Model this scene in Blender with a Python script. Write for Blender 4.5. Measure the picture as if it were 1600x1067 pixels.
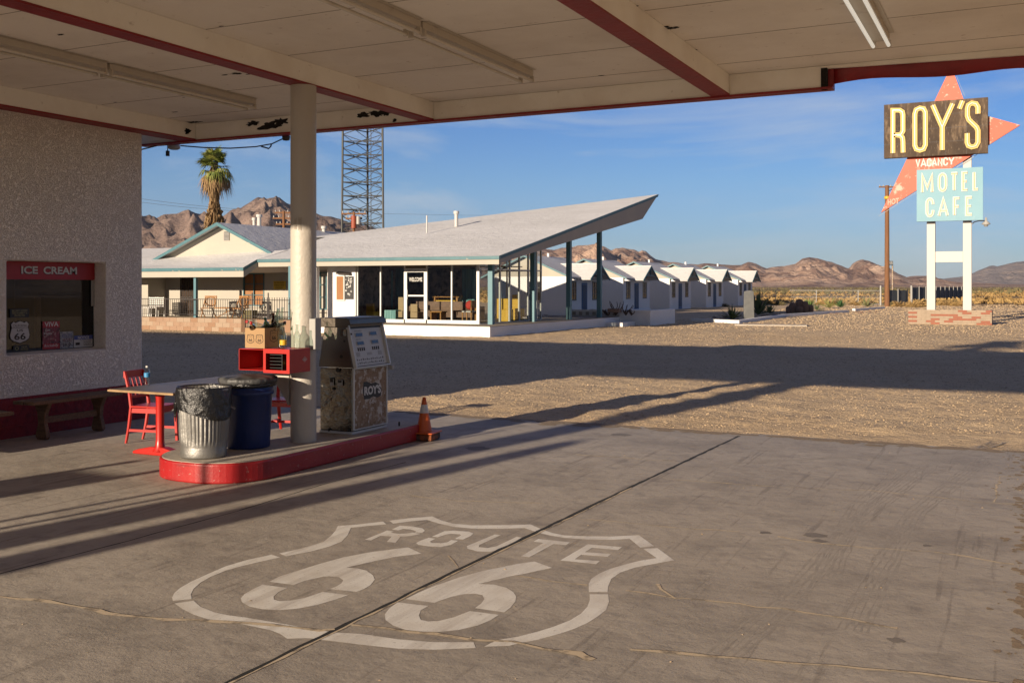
import bpy, bmesh, math, random
from mathutils import Vector, Matrix, noise
random.seed(7)
R=math.radians
for o in list(bpy.data.objects): bpy.data.objects.remove(o)
# ---------------- camera ----------------
F,CX,HY,H=1591.0,800.0,447.0,1.9
YAW=R(26.3); cs,sn=math.cos(YAW),math.sin(YAW)
S=bpy.context.scene
COL=S.collection
cam=bpy.data.cameras.new('camera'); co=bpy.data.objects.new('camera',cam); COL.objects.link(co)
co.location=(0,0,H); co.rotation_euler=(R(90),0,YAW)
cam.sensor_width=36; cam.lens=36*F/1600; cam.shift_y=-(533.5-HY)/1600; cam.clip_end=30000; cam.clip_start=.1
S.camera=co
# ---------------- world ----------------
SUN_EL=12.6; SUN_AZ=(.195,.981)      # azimuth: direction the light travels over the ground
w=bpy.data.worlds.new('World'); S.world=w; w.use_nodes=True
nt=w.node_tree; nt.nodes.clear()
def N(nt,t,**k):
    n=nt.nodes.new(t)
    for a,b in k.items():
        if a.startswith('i_'): n.inputs[a[2:].replace('_',' ')].default_value=b
        else: setattr(n,a,b)
    return n
L=nt.links.new
sky=N(nt,'ShaderNodeTexSky'); sky.sky_type='NISHITA'; sky.sun_disc=False
sky.sun_elevation=R(SUN_EL); sky.sun_rotation=math.atan2(-SUN_AZ[0],-SUN_AZ[1]); sky.air_density=1.0; sky.dust_density=.3; sky.ozone_density=2.2; sky.altitude=200
tc=N(nt,'ShaderNodeTexCoord'); mp=N(nt,'ShaderNodeMapping'); mp.inputs['Scale'].default_value=(1.6,2.6,9)
mp.inputs['Rotation'].default_value=(0,R(8),R(20))
nz=N(nt,'ShaderNodeTexNoise'); nz.inputs['Scale'].default_value=1.7; nz.inputs['Detail'].default_value=9; nz.inputs['Roughness'].default_value=.62; nz.inputs['Distortion'].default_value=.5
cr=N(nt,'ShaderNodeValToRGB'); cr.color_ramp.elements[0].position=.47; cr.color_ramp.elements[1].position=.78
L(tc.outputs['Generated'],mp.inputs[0]); L(mp.outputs[0],nz.inputs[0]); L(nz.outputs[0],cr.inputs[0])
ml=N(nt,'ShaderNodeMath',operation='MULTIPLY'); ml.inputs[1].default_value=.75; L(cr.outputs[0],ml.inputs[0])
mx=N(nt,'ShaderNodeMixRGB'); mx.inputs[2].default_value=(6.0,6.5,7.0,1)
hs=N(nt,'ShaderNodeHueSaturation'); hs.inputs['Saturation'].default_value=1.12; hs.inputs['Value'].default_value=1.0
L(sky.outputs[0],hs.inputs['Color']); L(ml.outputs[0],mx.inputs[0])
bg=N(nt,'ShaderNodeBackground'); bg.inputs[1].default_value=.05
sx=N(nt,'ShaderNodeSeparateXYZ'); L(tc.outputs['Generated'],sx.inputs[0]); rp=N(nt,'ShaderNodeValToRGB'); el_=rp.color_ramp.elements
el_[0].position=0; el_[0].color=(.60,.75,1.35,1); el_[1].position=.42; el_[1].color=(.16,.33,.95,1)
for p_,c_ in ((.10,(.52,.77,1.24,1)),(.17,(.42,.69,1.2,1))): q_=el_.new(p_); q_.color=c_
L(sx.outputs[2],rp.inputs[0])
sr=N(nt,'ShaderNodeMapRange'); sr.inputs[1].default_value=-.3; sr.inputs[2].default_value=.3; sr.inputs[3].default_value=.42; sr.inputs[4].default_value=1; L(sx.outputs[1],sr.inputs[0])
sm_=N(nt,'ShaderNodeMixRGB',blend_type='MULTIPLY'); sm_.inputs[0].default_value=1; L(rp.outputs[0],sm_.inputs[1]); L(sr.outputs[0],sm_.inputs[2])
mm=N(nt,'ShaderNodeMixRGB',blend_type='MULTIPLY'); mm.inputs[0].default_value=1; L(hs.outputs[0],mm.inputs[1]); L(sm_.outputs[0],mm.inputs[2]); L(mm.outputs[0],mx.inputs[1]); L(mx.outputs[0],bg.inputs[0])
wo=N(nt,'ShaderNodeOutputWorld'); L(bg.outputs[0],wo.inputs[0])
# ---------------- sun ----------------
sl=bpy.data.lights.new('sun','SUN'); sl.energy=5.0; sl.angle=R(.53); sl.color=(1.0,.83,.63)
so=bpy.data.objects.new('sun',sl); COL.objects.link(so)
e=R(SUN_EL); dv=Vector((SUN_AZ[0]*math.cos(e),SUN_AZ[1]*math.cos(e),-math.sin(e)))
so.rotation_euler=dv.to_track_quat('-Z','Y').to_euler(); so.location=(-20,-60,30)
S.view_settings.view_transform='Standard'; S.view_settings.look='None'; S.view_settings.gamma=1; S.view_settings.exposure=0.95
S.render.engine='CYCLES'
S.cycles.max_bounces=8; S.cycles.transparent_max_bounces=16; S.cycles.use_denoising=True
# ---------------- helpers ----------------
def W(xc,d): return (cs*xc-sn*d, sn*xc+cs*d)
def G(px,py,z=0.):
    d=(H-z)*F/(py-HY); x,y=W((px-CX)/F*d,d); return (x,y,z)
def PY(px,py,Y):
    k=(px-CX)/F; d=Y/(sn*k+cs); return ((cs*k-sn)*d,Y,H-(py-HY)/F*d)
def PX(px,py,X):
    k=(px-CX)/F; d=X/(cs*k-sn); return (X,(sn*k+cs)*d,H-(py-HY)/F*d)
def PD(px,py,d):
    x,y=W((px-CX)/F*d,d); return (x,y,H-(py-HY)/F*d)
ROOT={}
def org(p):
    while p is not None and p.parent is not None: p=p.parent
    return p
def props(o,label,cat,group=None,kind=None):
    if label: o['label']=label
    if cat: o['category']=cat
    if group: o['group']=group
    if kind: o['kind']=kind
    return o
def thing(name,label,cat,loc=(0,0,0),rz=0,group=None):
    o=bpy.data.objects.new(name,None); COL.objects.link(o); o.location=loc; o.rotation_euler=(0,0,rz); o.empty_display_size=.2
    return props(o,label,cat,group)
class MB:
    def __init__(s): s.v=[]; s.f=[]; s.sm=[]
    def add(s,vs,fs,sm=False):
        b=len(s.v); s.v+= [tuple(p) for p in vs]
        for f in fs: s.f.append(tuple(b+i for i in f)); s.sm.append(sm)
        return s
    def box(s,x0,x1,y0,y1,z0,z1):
        if x0>x1:x0,x1=x1,x0
        if y0>y1:y0,y1=y1,y0
        if z0>z1:z0,z1=z1,z0
        return s.add([(x0,y0,z0),(x1,y0,z0),(x1,y1,z0),(x0,y1,z0),(x0,y0,z1),(x1,y0,z1),(x1,y1,z1),(x0,y1,z1)],
          [(0,3,2,1),(4,5,6,7),(0,1,5,4),(1,2,6,5),(2,3,7,6),(3,0,4,7)])
    def prism(s,poly,d):      # poly: 3-D points; d: extrusion vector
        n=len(poly); d=Vector(d); vs=[Vector(p) for p in poly]; vs2=[p+d for p in vs]
        s.add(vs+vs2,[tuple(range(n-1,-1,-1)),tuple(range(n,2*n))]+[(i,(i+1)%n,n+(i+1)%n,n+i) for i in range(n)]); return s
    def poly(s,pts): return s.add(pts,[tuple(range(len(pts)))])
    def tube(s,pts,r,n=8,cap=True,sm=True):
        pts=[Vector(p) for p in pts]; m=len(pts)
        rr=r if isinstance(r,(list,tuple)) else [r]*m
        ring=[]; up=None
        for i,p in enumerate(pts):
            t=(pts[min(i+1,m-1)]-pts[max(i-1,0)]).normalized()
            if up is None:
                up=Vector((0,0,1)) if abs(t.z)<.9 else Vector((1,0,0))
            a=(up-t*up.dot(t)).normalized(); b=t.cross(a); up=a
            ring.append([p+(a*math.cos(2*math.pi*k/n)+b*math.sin(2*math.pi*k/n))*rr[i] for k in range(n)])
        vs=[q for rg in ring for q in rg]; fs=[]
        for i in range(m-1):
            for k in range(n):
                fs.append((i*n+k,i*n+(k+1)%n,(i+1)*n+(k+1)%n,(i+1)*n+k))
        s.add(vs,fs,sm)
        if cap:
            s.add(ring[0],[tuple(range(n-1,-1,-1))]); s.add(ring[-1],[tuple(range(n))])
        return s
    def lathe(s,prof,cx=0,cy=0,n=32,sm=True,flute=None):
        vs=[];fs=[]; m=len(prof)
        for i,(r,z) in enumerate(prof):
            for k in range(n):
                a=2*math.pi*k/n; q=r
                if flute: q=flute(r,z,a)
                vs.append((cx+q*math.cos(a),cy+q*math.sin(a),z))
        for i in range(m-1):
            for k in range(n): fs.append((i*n+k,i*n+(k+1)%n,(i+1)*n+(k+1)%n,(i+1)*n+k))
        return s.add(vs,fs,sm)
    def bar(s,a,b,w,h,up=(0,0,1)):   # rectangular bar from a to b
        a=Vector(a);b=Vector(b);t=(b-a).normalized(); u=Vector(up)
        if abs(t.dot(u))>.99: u=Vector((1,0,0))
        sd=t.cross(u).normalized()*w/2; uu=sd.cross(t).normalized()*h/2
        q=[a-sd-uu,a+sd-uu,a+sd+uu,a-sd+uu]; return s.prism(q,b-a)
    def build(s,name,mat,parent=None,world=True,bevel=0,smooth=False,label=None,weld=False,seg=2):
        me=bpy.data.meshes.new(name)
        vs=s.v
        if parent is not None and world:
            rt=org(parent); M=(Matrix.Translation(rt.location)@rt.rotation_euler.to_matrix().to_4x4()).inverted()
            vs=[M@Vector(p) for p in vs]
        me.from_pydata([tuple(p) for p in vs],[],s.f); me.polygons.foreach_set('use_smooth',[True]*len(s.f) if smooth else s.sm)
        if weld:
            bm=bmesh.new(); bm.from_mesh(me); bmesh.ops.remove_doubles(bm,verts=bm.verts,dist=1e-4); bm.to_mesh(me); bm.free()
        me.update()
        me.materials.append(mat)
        o=bpy.data.objects.new(name,me); COL.objects.link(o)
        if parent is not None: o.parent=parent
        if bevel:
            b=o.modifiers.new('bevel','BEVEL'); b.width=bevel; b.segments=seg; b.limit_method='ANGLE'; b.angle_limit=R(40)
        if label: o['label']=label
        return o
def struct(name,mb,mat,label=None,**k):
    o=mb.build(name,mat,**k); o['kind']='structure'; o['label']=label or name.replace('_',' '); return o
def copy_tree(o,parent=None):
    c=o.copy(); COL.objects.link(c); c.parent=parent
    for ch in list(o.children): copy_tree(ch,c)
    return c
# ---------------- materials ----------------
MATS={}
def mat(name,col,rough=.7,metal=0,var=(),bump=(),spec=.5,coat=0,coords='Object',streak=None):
    """var: list of (scale, colour, lo, hi, amount[, detail]) noise layers; bump: list of (scale,strength)"""
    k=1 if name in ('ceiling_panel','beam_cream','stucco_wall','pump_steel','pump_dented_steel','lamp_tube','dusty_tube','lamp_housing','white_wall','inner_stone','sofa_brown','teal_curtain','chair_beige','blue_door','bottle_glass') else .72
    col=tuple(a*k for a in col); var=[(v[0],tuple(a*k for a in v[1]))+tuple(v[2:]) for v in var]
    m=bpy.data.materials.new(name); m.use_nodes=True; nt=m.node_tree; p=nt.nodes['Principled BSDF']; L=nt.links.new
    tc=N(nt,'ShaderNodeTexCoord'); src=tc.outputs[coords]
    c=N(nt,'ShaderNodeRGB'); c.outputs[0].default_value=(*col,1); cur=c.outputs[0]
    for i,v in enumerate(var):
        sc,vc,lo,hi,am=v[:5]; mp=N(nt,'ShaderNodeMapping'); mp.inputs['Location'].default_value=(i*3.7,i*1.3,i*5.1)
        if len(v)>5: mp.inputs['Scale'].default_value=v[5]
        L(src,mp.inputs[0])
        n=N(nt,'ShaderNodeTexNoise'); n.inputs['Scale'].default_value=sc; n.inputs['Detail'].default_value=8; n.inputs['Roughness'].default_value=.6; L(mp.outputs[0],n.inputs[0])
        mr=N(nt,'ShaderNodeMapRange'); mr.inputs[1].default_value=lo; mr.inputs[2].default_value=hi; mr.inputs[4].default_value=am; L(n.outputs[0],mr.inputs[0])
        mx=N(nt,'ShaderNodeMixRGB'); mx.inputs[2].default_value=(*vc,1); L(mr.outputs[0],mx.inputs[0]); L(cur,mx.inputs[1]); cur=mx.outputs[0]
    L(cur,p.inputs['Base Color'])
    p.inputs['Roughness'].default_value=rough; p.inputs['Metallic'].default_value=metal; p.inputs['Specular IOR Level'].default_value=spec
    if coat: p.inputs['Coat Weight'].default_value=coat; p.inputs['Coat Roughness'].default_value=.1
    nrm=None
    for sc,st in bump:
        n=N(nt,'ShaderNodeTexNoise'); n.inputs['Scale'].default_value=sc; n.inputs['Detail'].default_value=6; n.inputs['Roughness'].default_value=.65; L(src,n.inputs[0])
        b=N(nt,'ShaderNodeBump'); b.inputs['Strength'].default_value=st; b.inputs['Distance'].default_value=.6/sc; L(n.outputs[0],b.inputs['Height'])
        if nrm: L(nrm,b.inputs['Normal'])
        nrm=b.outputs[0]
    if nrm: L(nrm,p.inputs['Normal'])
    MATS[name]=m; return m
def glassmat(name,tint=(.9,.95,.95),refl=1.0,rough=.0):
    m=bpy.data.materials.new(name); m.use_nodes=True; nt=m.node_tree; nt.nodes.clear(); L=nt.links.new
    o=N(nt,'ShaderNodeOutputMaterial'); mx=N(nt,'ShaderNodeMixShader'); t=N(nt,'ShaderNodeBsdfTransparent'); g=N(nt,'ShaderNodeBsdfGlossy')
    t.inputs[0].default_value=(*tint,1); g.inputs['Roughness'].default_value=rough
    lw=N(nt,'ShaderNodeLayerWeight'); lw.inputs[0].default_value=.5
    pw=N(nt,'ShaderNodeMath',operation='POWER'); pw.inputs[1].default_value=4.5; L(lw.outputs['Facing'],pw.inputs[0])
    f=N(nt,'ShaderNodeMath',operation='MULTIPLY_ADD'); f.inputs[1].default_value=.95; f.inputs[2].default_value=.045; L(pw.outputs[0],f.inputs[0])
    ml=N(nt,'ShaderNodeMath',operation='MULTIPLY'); ml.inputs[1].default_value=refl; ml.use_clamp=True; L(f.outputs[0],ml.inputs[0])
    L(ml.outputs[0],mx.inputs[0]); L(t.outputs[0],mx.inputs[1]); L(g.outputs[0],mx.inputs[2]); L(mx.outputs[0],o.inputs[0]); return m
M_conc=mat('concrete_apron',(.46,.405,.34),.72,var=[(.35,(.56,.495,.415),.38,.62,.9),(1.4,(.32,.28,.235),.48,.70,.7),(.9,(.5,.42,.32),.58,.8,.6,(1.8,.35,1)),(6,(.25,.215,.18),.52,.72,.5),(60,(.38,.32,.25),.55,.8,.5),(3,(.24,.205,.17),.58,.66,.5,(5,.25,1))],bump=[(5,.12),(70,.22)],spec=.3)
M_paintw=mat('ground_paint',(1.0,.96,.87),.6,var=[(3,(.82,.75,.64),.45,.7,.8),(1.3,(.62,.55,.46),.55,.75,.6),(1.6,(.60,.53,.45),.50,.72,.75,(5,.35,1)),(90,(.46,.41,.35),.62,.68,.6),(45,(.48,.42,.35),.60,.70,.75),(12,(.5,.44,.37),.66,.72,.7)],bump=[(60,.1)])
M_seam_shadow=mat('joint_and_shadow_dark',(.02,.018,.016),.95)
M_sand=mat('crack_sand',(.36,.26,.16),.95,var=[(30,(.2,.15,.1),.45,.7,.8)],bump=[(60,.5)])
M_crack=mat('crack_edge',(.72,.58,.40),.95,var=[(9,(.25,.2,.15),.50,.62,.9)])
M_gravel=mat('gravel_lot',(.78,.57,.345),.95,var=[(.12,(.84,.64,.41),.4,.65,.8),(.5,(.64,.465,.28),.45,.7,.6),(1.1,(.82,.62,.39),.5,.7,.6,(.35,1.6,1)),(9,(.42,.30,.19),.5,.7,.5),(40,(.58,.47,.34),.55,.75,.6),(25,(.18,.14,.11),.58,.68,.8)],bump=[(1.2,.3),(8,.5),(30,.8),(80,.6)],spec=.2)
M_stucco_old=mat('stucco',(.72,.64,.55),.9,var=[(9,(.55,.46,.38),.48,.62,.7),(26,(.84,.77,.69),.5,.68,.8),(.8,(.6,.5,.4),.5,.8,.4)],bump=[(11,.9),(34,.8),(90,.4)],spec=.3)
def stucco(name,base,dark,light):
    m=mat(name,base,.92,var=[(.7,dark,.5,.85,.35),(45,light,.55,.75,.5)]); nt=m.node_tree; p=nt.nodes['Principled BSDF']; L=nt.links.new
    cur=p.inputs['Base Color'].links[0].from_socket; tc=[n for n in nt.nodes if n.type=='TEX_COORD'][0]
    n=N(nt,'ShaderNodeTexNoise'); n.inputs['Scale'].default_value=32; n.inputs['Detail'].default_value=5; n.inputs['Roughness'].default_value=.62; n.inputs['Distortion'].default_value=.9; L(tc.outputs['Object'],n.inputs[0])
    a=N(nt,'ShaderNodeMath',operation='SUBTRACT'); a.inputs[1].default_value=.5; L(n.outputs[0],a.inputs[0]); b=N(nt,'ShaderNodeMath',operation='ABSOLUTE'); L(a.outputs[0],b.inputs[0])
    mr=N(nt,'ShaderNodeMapRange'); mr.inputs[1].default_value=0; mr.inputs[2].default_value=.07; mr.inputs[3].default_value=.36; mr.inputs[4].default_value=0; L(b.outputs[0],mr.inputs[0])
    mx=N(nt,'ShaderNodeMixRGB'); mx.inputs[2].default_value=(*dark,1); L(mr.outputs[0],mx.inputs[0]); L(cur,mx.inputs[1]); L(mx.outputs[0],p.inputs['Base Color'])
    bp=N(nt,'ShaderNodeBump'); bp.inputs['Strength'].default_value=.8; bp.inputs['Distance'].default_value=.03; bp.invert=True; L(mr.outputs[0],bp.inputs['Height'])
    n2=N(nt,'ShaderNodeTexNoise'); n2.inputs['Scale'].default_value=60; n2.inputs['Detail'].default_value=4; L(tc.outputs['Object'],n2.inputs[0]); b2=N(nt,'ShaderNodeBump'); b2.inputs['Strength'].default_value=.9; b2.inputs['Distance'].default_value=.012; L(n2.outputs[0],b2.inputs['Height']); L(bp.outputs[0],b2.inputs['Normal']); L(b2.outputs[0],p.inputs['Normal'])
    return m
M_stucco=stucco('stucco_wall',(.93,.87,.79),(.50,.42,.34),(.95,.91,.86))
M_stuccored=mat('stucco_red',(.30,.02,.03),.8,var=[(14,(.18,.012,.02),.48,.65,.8),(5,(.4,.25,.22),.72,.8,.6)],bump=[(14,.9),(50,.6)])
M_red=mat('red_paint',(.42,.012,.014),.45,var=[(4,(.36,.012,.014),.45,.7,.8),(22,(.5,.38,.32),.63,.70,.75),(2,(.30,.02,.02),.55,.7,.6),(1.4,(.52,.05,.04),.5,.7,.6),(3,(.10,.02,.02),.60,.70,.65,(.5,.5,5))],bump=[(25,.15)])
M_redtrim=mat('red_trim',(.33,.012,.016),.5,var=[(3,(.22,.01,.012),.45,.7,.8),(16,(.32,.22,.17),.66,.74,.8)],bump=[(12,.2)])
M_ceil=mat('ceiling_panel',(.82,.76,.68),.8,var=[(.6,(.58,.50,.42),.45,.75,.7),(2.2,(.80,.73,.64),.5,.8,.6,(.3,2,1)),(9,(.4,.3,.22),.64,.74,.7)],bump=[(4,.15),(40,.15)])
M_beam=mat('beam_cream',(.82,.78,.70),.75,var=[(1.2,(.66,.58,.48),.45,.75,.7),(8,(.36,.28,.2),.66,.76,.7)],bump=[(6,.1)])
M_peel=mat('bare_tar',(.015,.012,.01),.95,bump=[(20,.8)])
M_colw=mat('column_paint',(.58,.53,.465),.5,var=[(1.2,(.6,.53,.44),.45,.75,.6),(9,(.45,.38,.3),.7,.78,.8),(1.5,(.5,.42,.33),.6,.85,.5,(4,4,.4))],bump=[(2.5,.12),(40,.08)])
M_white=mat('white_wall',(.72,.715,.71),.8,var=[(.7,(.62,.60,.57),.5,.8,.6),(6,(.55,.5,.45),.66,.8,.4)],bump=[(8,.12),(40,.1)])
M_cream=mat('cream_wall',(.50,.465,.40),.8,var=[(.7,(.64,.58,.46),.5,.8,.6)],bump=[(10,.1)])
M_roof=mat('roof_white',(.88,.87,.86),.85,var=[(.25,(.70,.69,.67),.4,.7,.8),(2.2,(.60,.58,.56),.5,.75,.6,(.25,3,3)),(7,(.42,.4,.38),.55,.75,.5,(.5,3,1)),(18,(.74,.73,.71),.55,.7,.5)],bump=[(3,.25),(22,.3)])
M_teal=mat('teal_trim',(.055,.17,.205),.5,var=[(3,(.09,.23,.26),.5,.75,.7),(5,(.42,.38,.32),.64,.70,.8)])
M_teald=mat('teal_post',(.11,.25,.30),.5,var=[(2,(.08,.20,.25),.45,.75,.6)])
M_block=mat('pink_block',(.38,.245,.165),.9,var=[(1.5,(.43,.30,.21),.45,.65,.9),(20,(.3,.19,.12),.5,.75,.5)],bump=[(25,.4)])
M_iron=mat('iron_dark',(.045,.035,.032),.6,var=[(6,(.14,.06,.03),.6,.75,.7)])
M_wood=mat('weathered_wood',(.20,.115,.06),.7,var=[(5,(.09,.05,.028),.42,.65,.9,(1,8,8)),(30,(.3,.19,.11),.55,.75,.6,(1,.2,1))],bump=[(25,.25)])
M_tabletop=mat('table_top',(.19,.145,.105),.4,var=[(4,(.11,.085,.065),.4,.7,.8),(20,(.28,.22,.16),.6,.8,.6)],bump=[(20,.1)])
M_edge=mat('wood_edge',(.42,.27,.13),.6,var=[(8,(.26,.15,.07),.45,.7,.8)])
M_redchair=mat('red_enamel',(.52,.018,.012),.35,var=[(6,(.48,.02,.014),.45,.75,.6),(25,(.22,.08,.05),.65,.72,.7)])
M_galv=mat('galvanised',(.34,.33,.31),.48,metal=.8,var=[(7,(.38,.37,.35),.4,.7,.9),(3,(.28,.24,.18),.62,.75,.6)],bump=[(12,.15)])
M_bag=mat('black_bag',(.009,.009,.010),.3,bump=[(9,.5)],spec=.7)
M_blue=mat('blue_plastic',(.012,.035,.17),.42,var=[(3,(.008,.025,.12),.4,.7,.7),(7,(.30,.36,.48),.70,.74,.75,(1.4,1.4,.7))],bump=[(9,.1)])
M_lid=mat('can_lid',(.10,.10,.10),.5,var=[(4,(.02,.02,.022),.48,.55,.9)],bump=[(6,.2)])
M_steel=mat('pump_steel',(.135,.115,.095),.36,metal=1,var=[(2.5,(.13,.11,.09),.42,.65,.9),(12,(.12,.09,.06),.66,.74,.7)],bump=[(2.2,.05)])
M_steeld=mat('pump_dented_steel',(.17,.15,.125),.16,metal=1,var=[(1.5,(.14,.12,.10),.42,.62,.7),(14,(.06,.05,.04),.70,.76,.5)],bump=[(2.6,.20)])
M_face=mat('pump_face',(.62,.62,.60),.45,var=[(3,(.5,.5,.48),.5,.8,.6),(16,(.4,.34,.26),.66,.74,.7)])
M_rust=mat('rust_panel',(.62,.57,.50),.8,var=[(8,(.33,.215,.125),.40,.49,.95),(22,(.24,.14,.07),.54,.6,.8),(14,(.7,.67,.62),.6,.63,.8)],bump=[(14,.25)])
M_black=mat('black_paint',(.012,.012,.012),.5)
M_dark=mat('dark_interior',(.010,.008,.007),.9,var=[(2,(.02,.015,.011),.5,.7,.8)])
M_cone=mat('cone_orange',(.75,.13,.012),.5,var=[(12,(.5,.08,.01),.5,.8,.6)])
M_conew=mat('cone_reflective',(.75,.73,.7),.4,var=[(15,(.5,.45,.4),.55,.75,.6)])
M_coneb=mat('cone_block',(.11,.06,.035),.8,var=[(9,(.42,.11,.03),.5,.56,.8),(20,(.05,.03,.02),.5,.7,.8)],bump=[(20,.5)])
M_card=mat('cardboard',(.44,.27,.13),.85,var=[(3,(.38,.23,.11),.5,.8,.6)])
M_ink=mat('ink_black',(.03,.02,.015),.8)
M_gclear=glassmat('bottle_glass',(.80,.88,.84),2.6)
M_gbrown=glassmat('bottle_brown',(.18,.10,.05),1.6)
M_ggreen=glassmat('bottle_green',(.12,.35,.16),1.6)
M_water=glassmat('water_bottle',(.88,.93,.96),2.6)
M_win=glassmat('shop_window_glass',(.5,.52,.55),1.5)
M_pane=glassmat('motel_glass',(.86,.88,.87),1.0)
M_alu=mat('aluminium',(.72,.72,.70),.45,metal=.2,var=[(3,(.6,.58,.54),.5,.8,.6)])
M_yel=mat('sign_yellow',(.78,.50,.03),.6)
M_tubewhite=mat('lamp_tube',(.85,.84,.80),.3); M_tubewhite.node_tree.nodes['Principled BSDF'].inputs['Emission Color'].default_value=(1,.97,.85,1); M_tubewhite.node_tree.nodes['Principled BSDF'].inputs['Emission Strength'].default_value=.22
M_hous=mat('lamp_housing',(.52,.46,.38),.55,var=[(4,(.36,.29,.22),.55,.75,.8),(18,(.2,.11,.06),.68,.74,.8)])
M_label=mat('label_yellow',(.75,.45,.02),.6)
M_signred=mat('shop_sign_red',(.42,.015,.02),.5)
M_offw=mat('off_white_letters',(.72,.70,.66),.6,var=[(30,(.5,.47,.43),.6,.7,.7)])
M_signw=mat('sign_letter_white',(.70,.68,.64),.6)
M_gold=mat('neon_gold',(.52,.29,.04),.4)
M_signy=mat('sign_letter_yellow',(.62,.40,.05),.5,var=[(6,(.7,.45,.05),.5,.8,.5)])
M_signdk=mat('sign_weathered_dark',(.10,.066,.042),.85,var=[(1.3,(.055,.036,.024),.42,.6,.9,(1,1,.5)),(4,(.27,.19,.12),.52,.68,.8,(1,1,.3)),(14,(.38,.29,.2),.6,.72,.7,(1,1,.25))],bump=[(10,.2)])
M_signor=mat('sign_orange',(.64,.085,.03),.55,var=[(1.2,(.62,.10,.04),.45,.7,.7),(1.9,(.62,.45,.36),.59,.64,.85),(7,(.58,.42,.33),.61,.67,.7)])
M_signbl=mat('sign_light_blue',(.20,.41,.51),.6,var=[(1.0,(.24,.45,.54),.45,.7,.7),(3,(.32,.50,.57),.62,.7,.5),(6,(.2,.19,.15),.71,.75,.9)])
M_signpost=mat('sign_post_white',(.60,.59,.57),.6,var=[(3,(.7,.67,.6),.6,.8,.6)])
M_brickr=mat('brick_red',(.34,.125,.075),.85,var=[(5,(.34,.11,.07),.45,.7,.8)],bump=[(25,.3)])
M_brickc=mat('brick_cream',(.41,.32,.235),.85,var=[(4,(.32,.25,.18),.45,.7,.8)],bump=[(25,.3)])
M_mortar=mat('mortar',(.35,.28,.21),.95)
M_pole=mat('pole_wood',(.25,.115,.05),.9,var=[(4,(.15,.075,.04),.45,.65,.9,(6,6,.3))],bump=[(12,.3)])
M_trunk=mat('palm_trunk',(.16,.11,.07),.95,bump=[(10,.6)])
M_skirt=mat('palm_dead_fronds',(.30,.185,.085),.9,var=[(3,(.42,.28,.14),.45,.65,.9),(9,(.12,.07,.035),.55,.7,.8)])
M_frond=mat('palm_frond',(.14,.18,.03),.5,var=[(1.5,(.34,.32,.08),.45,.65,.9),(4,(.05,.09,.02),.5,.7,.8)])
M_agave=mat('agave_leaf',(.09,.14,.055),.6,var=[(3,(.16,.2,.08),.45,.7,.8)])
M_cactus=mat('cactus_brown',(.26,.16,.11),.9,bump=[(30,.8)])
M_dryb=mat('dry_bush',(.42,.27,.10),.9,var=[(1.2,(.3,.18,.07),.45,.65,.8),(.4,(.5,.35,.14),.5,.7,.8)])
M_sage=mat('sage_scrub',(.16,.14,.065),.9,var=[(.2,(.24,.18,.08),.45,.65,.8)])
M_twig=mat('dead_twig',(.12,.085,.065),.9)
M_rock=mat('rock_red',(.32,.2,.14),.9,var=[(3,(.45,.34,.26),.45,.65,.9)],bump=[(12,.5)])
M_stone=mat('grey_stone',(.15,.155,.155),.85,var=[(3,(.21,.21,.2),.45,.7,.8)],bump=[(14,.3)])
M_peb=mat('pebbles',(.62,.45,.27),.9,var=[(2.1,(.34,.25,.16),.45,.55,.7),(3,(.66,.50,.33),.55,.62,.8)])
M_tower=mat('tower_steel',(.10,.10,.095),.6,metal=.3)
M_fencegrey=mat('privacy_fence',(.10,.12,.14),.8,var=[(2,(.16,.17,.18),.5,.75,.7)])
M_bluedoor=mat('blue_door',(.035,.10,.24),.6)
M_cwin=mat('cabin_window_frame',(.16,.17,.17),.6)
M_dkglass=mat('dark_window_glass',(.03,.035,.04),.12,spec=.8)
M_curt=mat('orange_curtain',(.40,.20,.09),.9,var=[(3,(.36,.15,.06),.45,.65,.9,(4,4,.2))])
M_tealcurt=mat('teal_curtain',(.26,.46,.46),.9,var=[(6,(.10,.24,.25),.45,.6,.9,(3,3,.1))])
M_sofa=mat('sofa_brown',(.24,.155,.115),.9,var=[(5,(.17,.11,.08),.4,.6,.8)])
M_beige=mat('chair_beige',(.40,.29,.17),.85)
M_pine=mat('counter_wood',(.52,.25,.06),.6,var=[(5,(.42,.19,.04),.45,.7,.8,(1,1,6))])
M_redcl=mat('red_cushion',(.6,.05,.03),.8)
M_floor=mat('office_floor',(.14,.10,.075),.7)
M_slab=mat('terrace_floor',(.38,.31,.23),.85,var=[(2,(.3,.24,.18),.45,.7,.8)])
M_grayp=mat('grey_metal_paint',(.42,.41,.39),.5)
M_plastic=mat('white_plastic',(.72,.70,.66),.5)
M_poster=mat('poster_red',(.25,.04,.06),.6,var=[(25,(.55,.42,.38),.55,.6,.8),(12,(.05,.03,.03),.5,.55,.8)])
M_poster2=mat('poster_grey',(.42,.42,.42),.6,var=[(40,(.12,.13,.17),.5,.55,.8)])
M_noticeb=mat('notice_blue',(.05,.08,.3),.5)
M_gold2=mat('plaque_text',(.5,.42,.15),.6)
M_stain=mat('oil_stain',(.22,.19,.16),.8,var=[(3,(.3,.26,.215),.45,.65,.9)])
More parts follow.
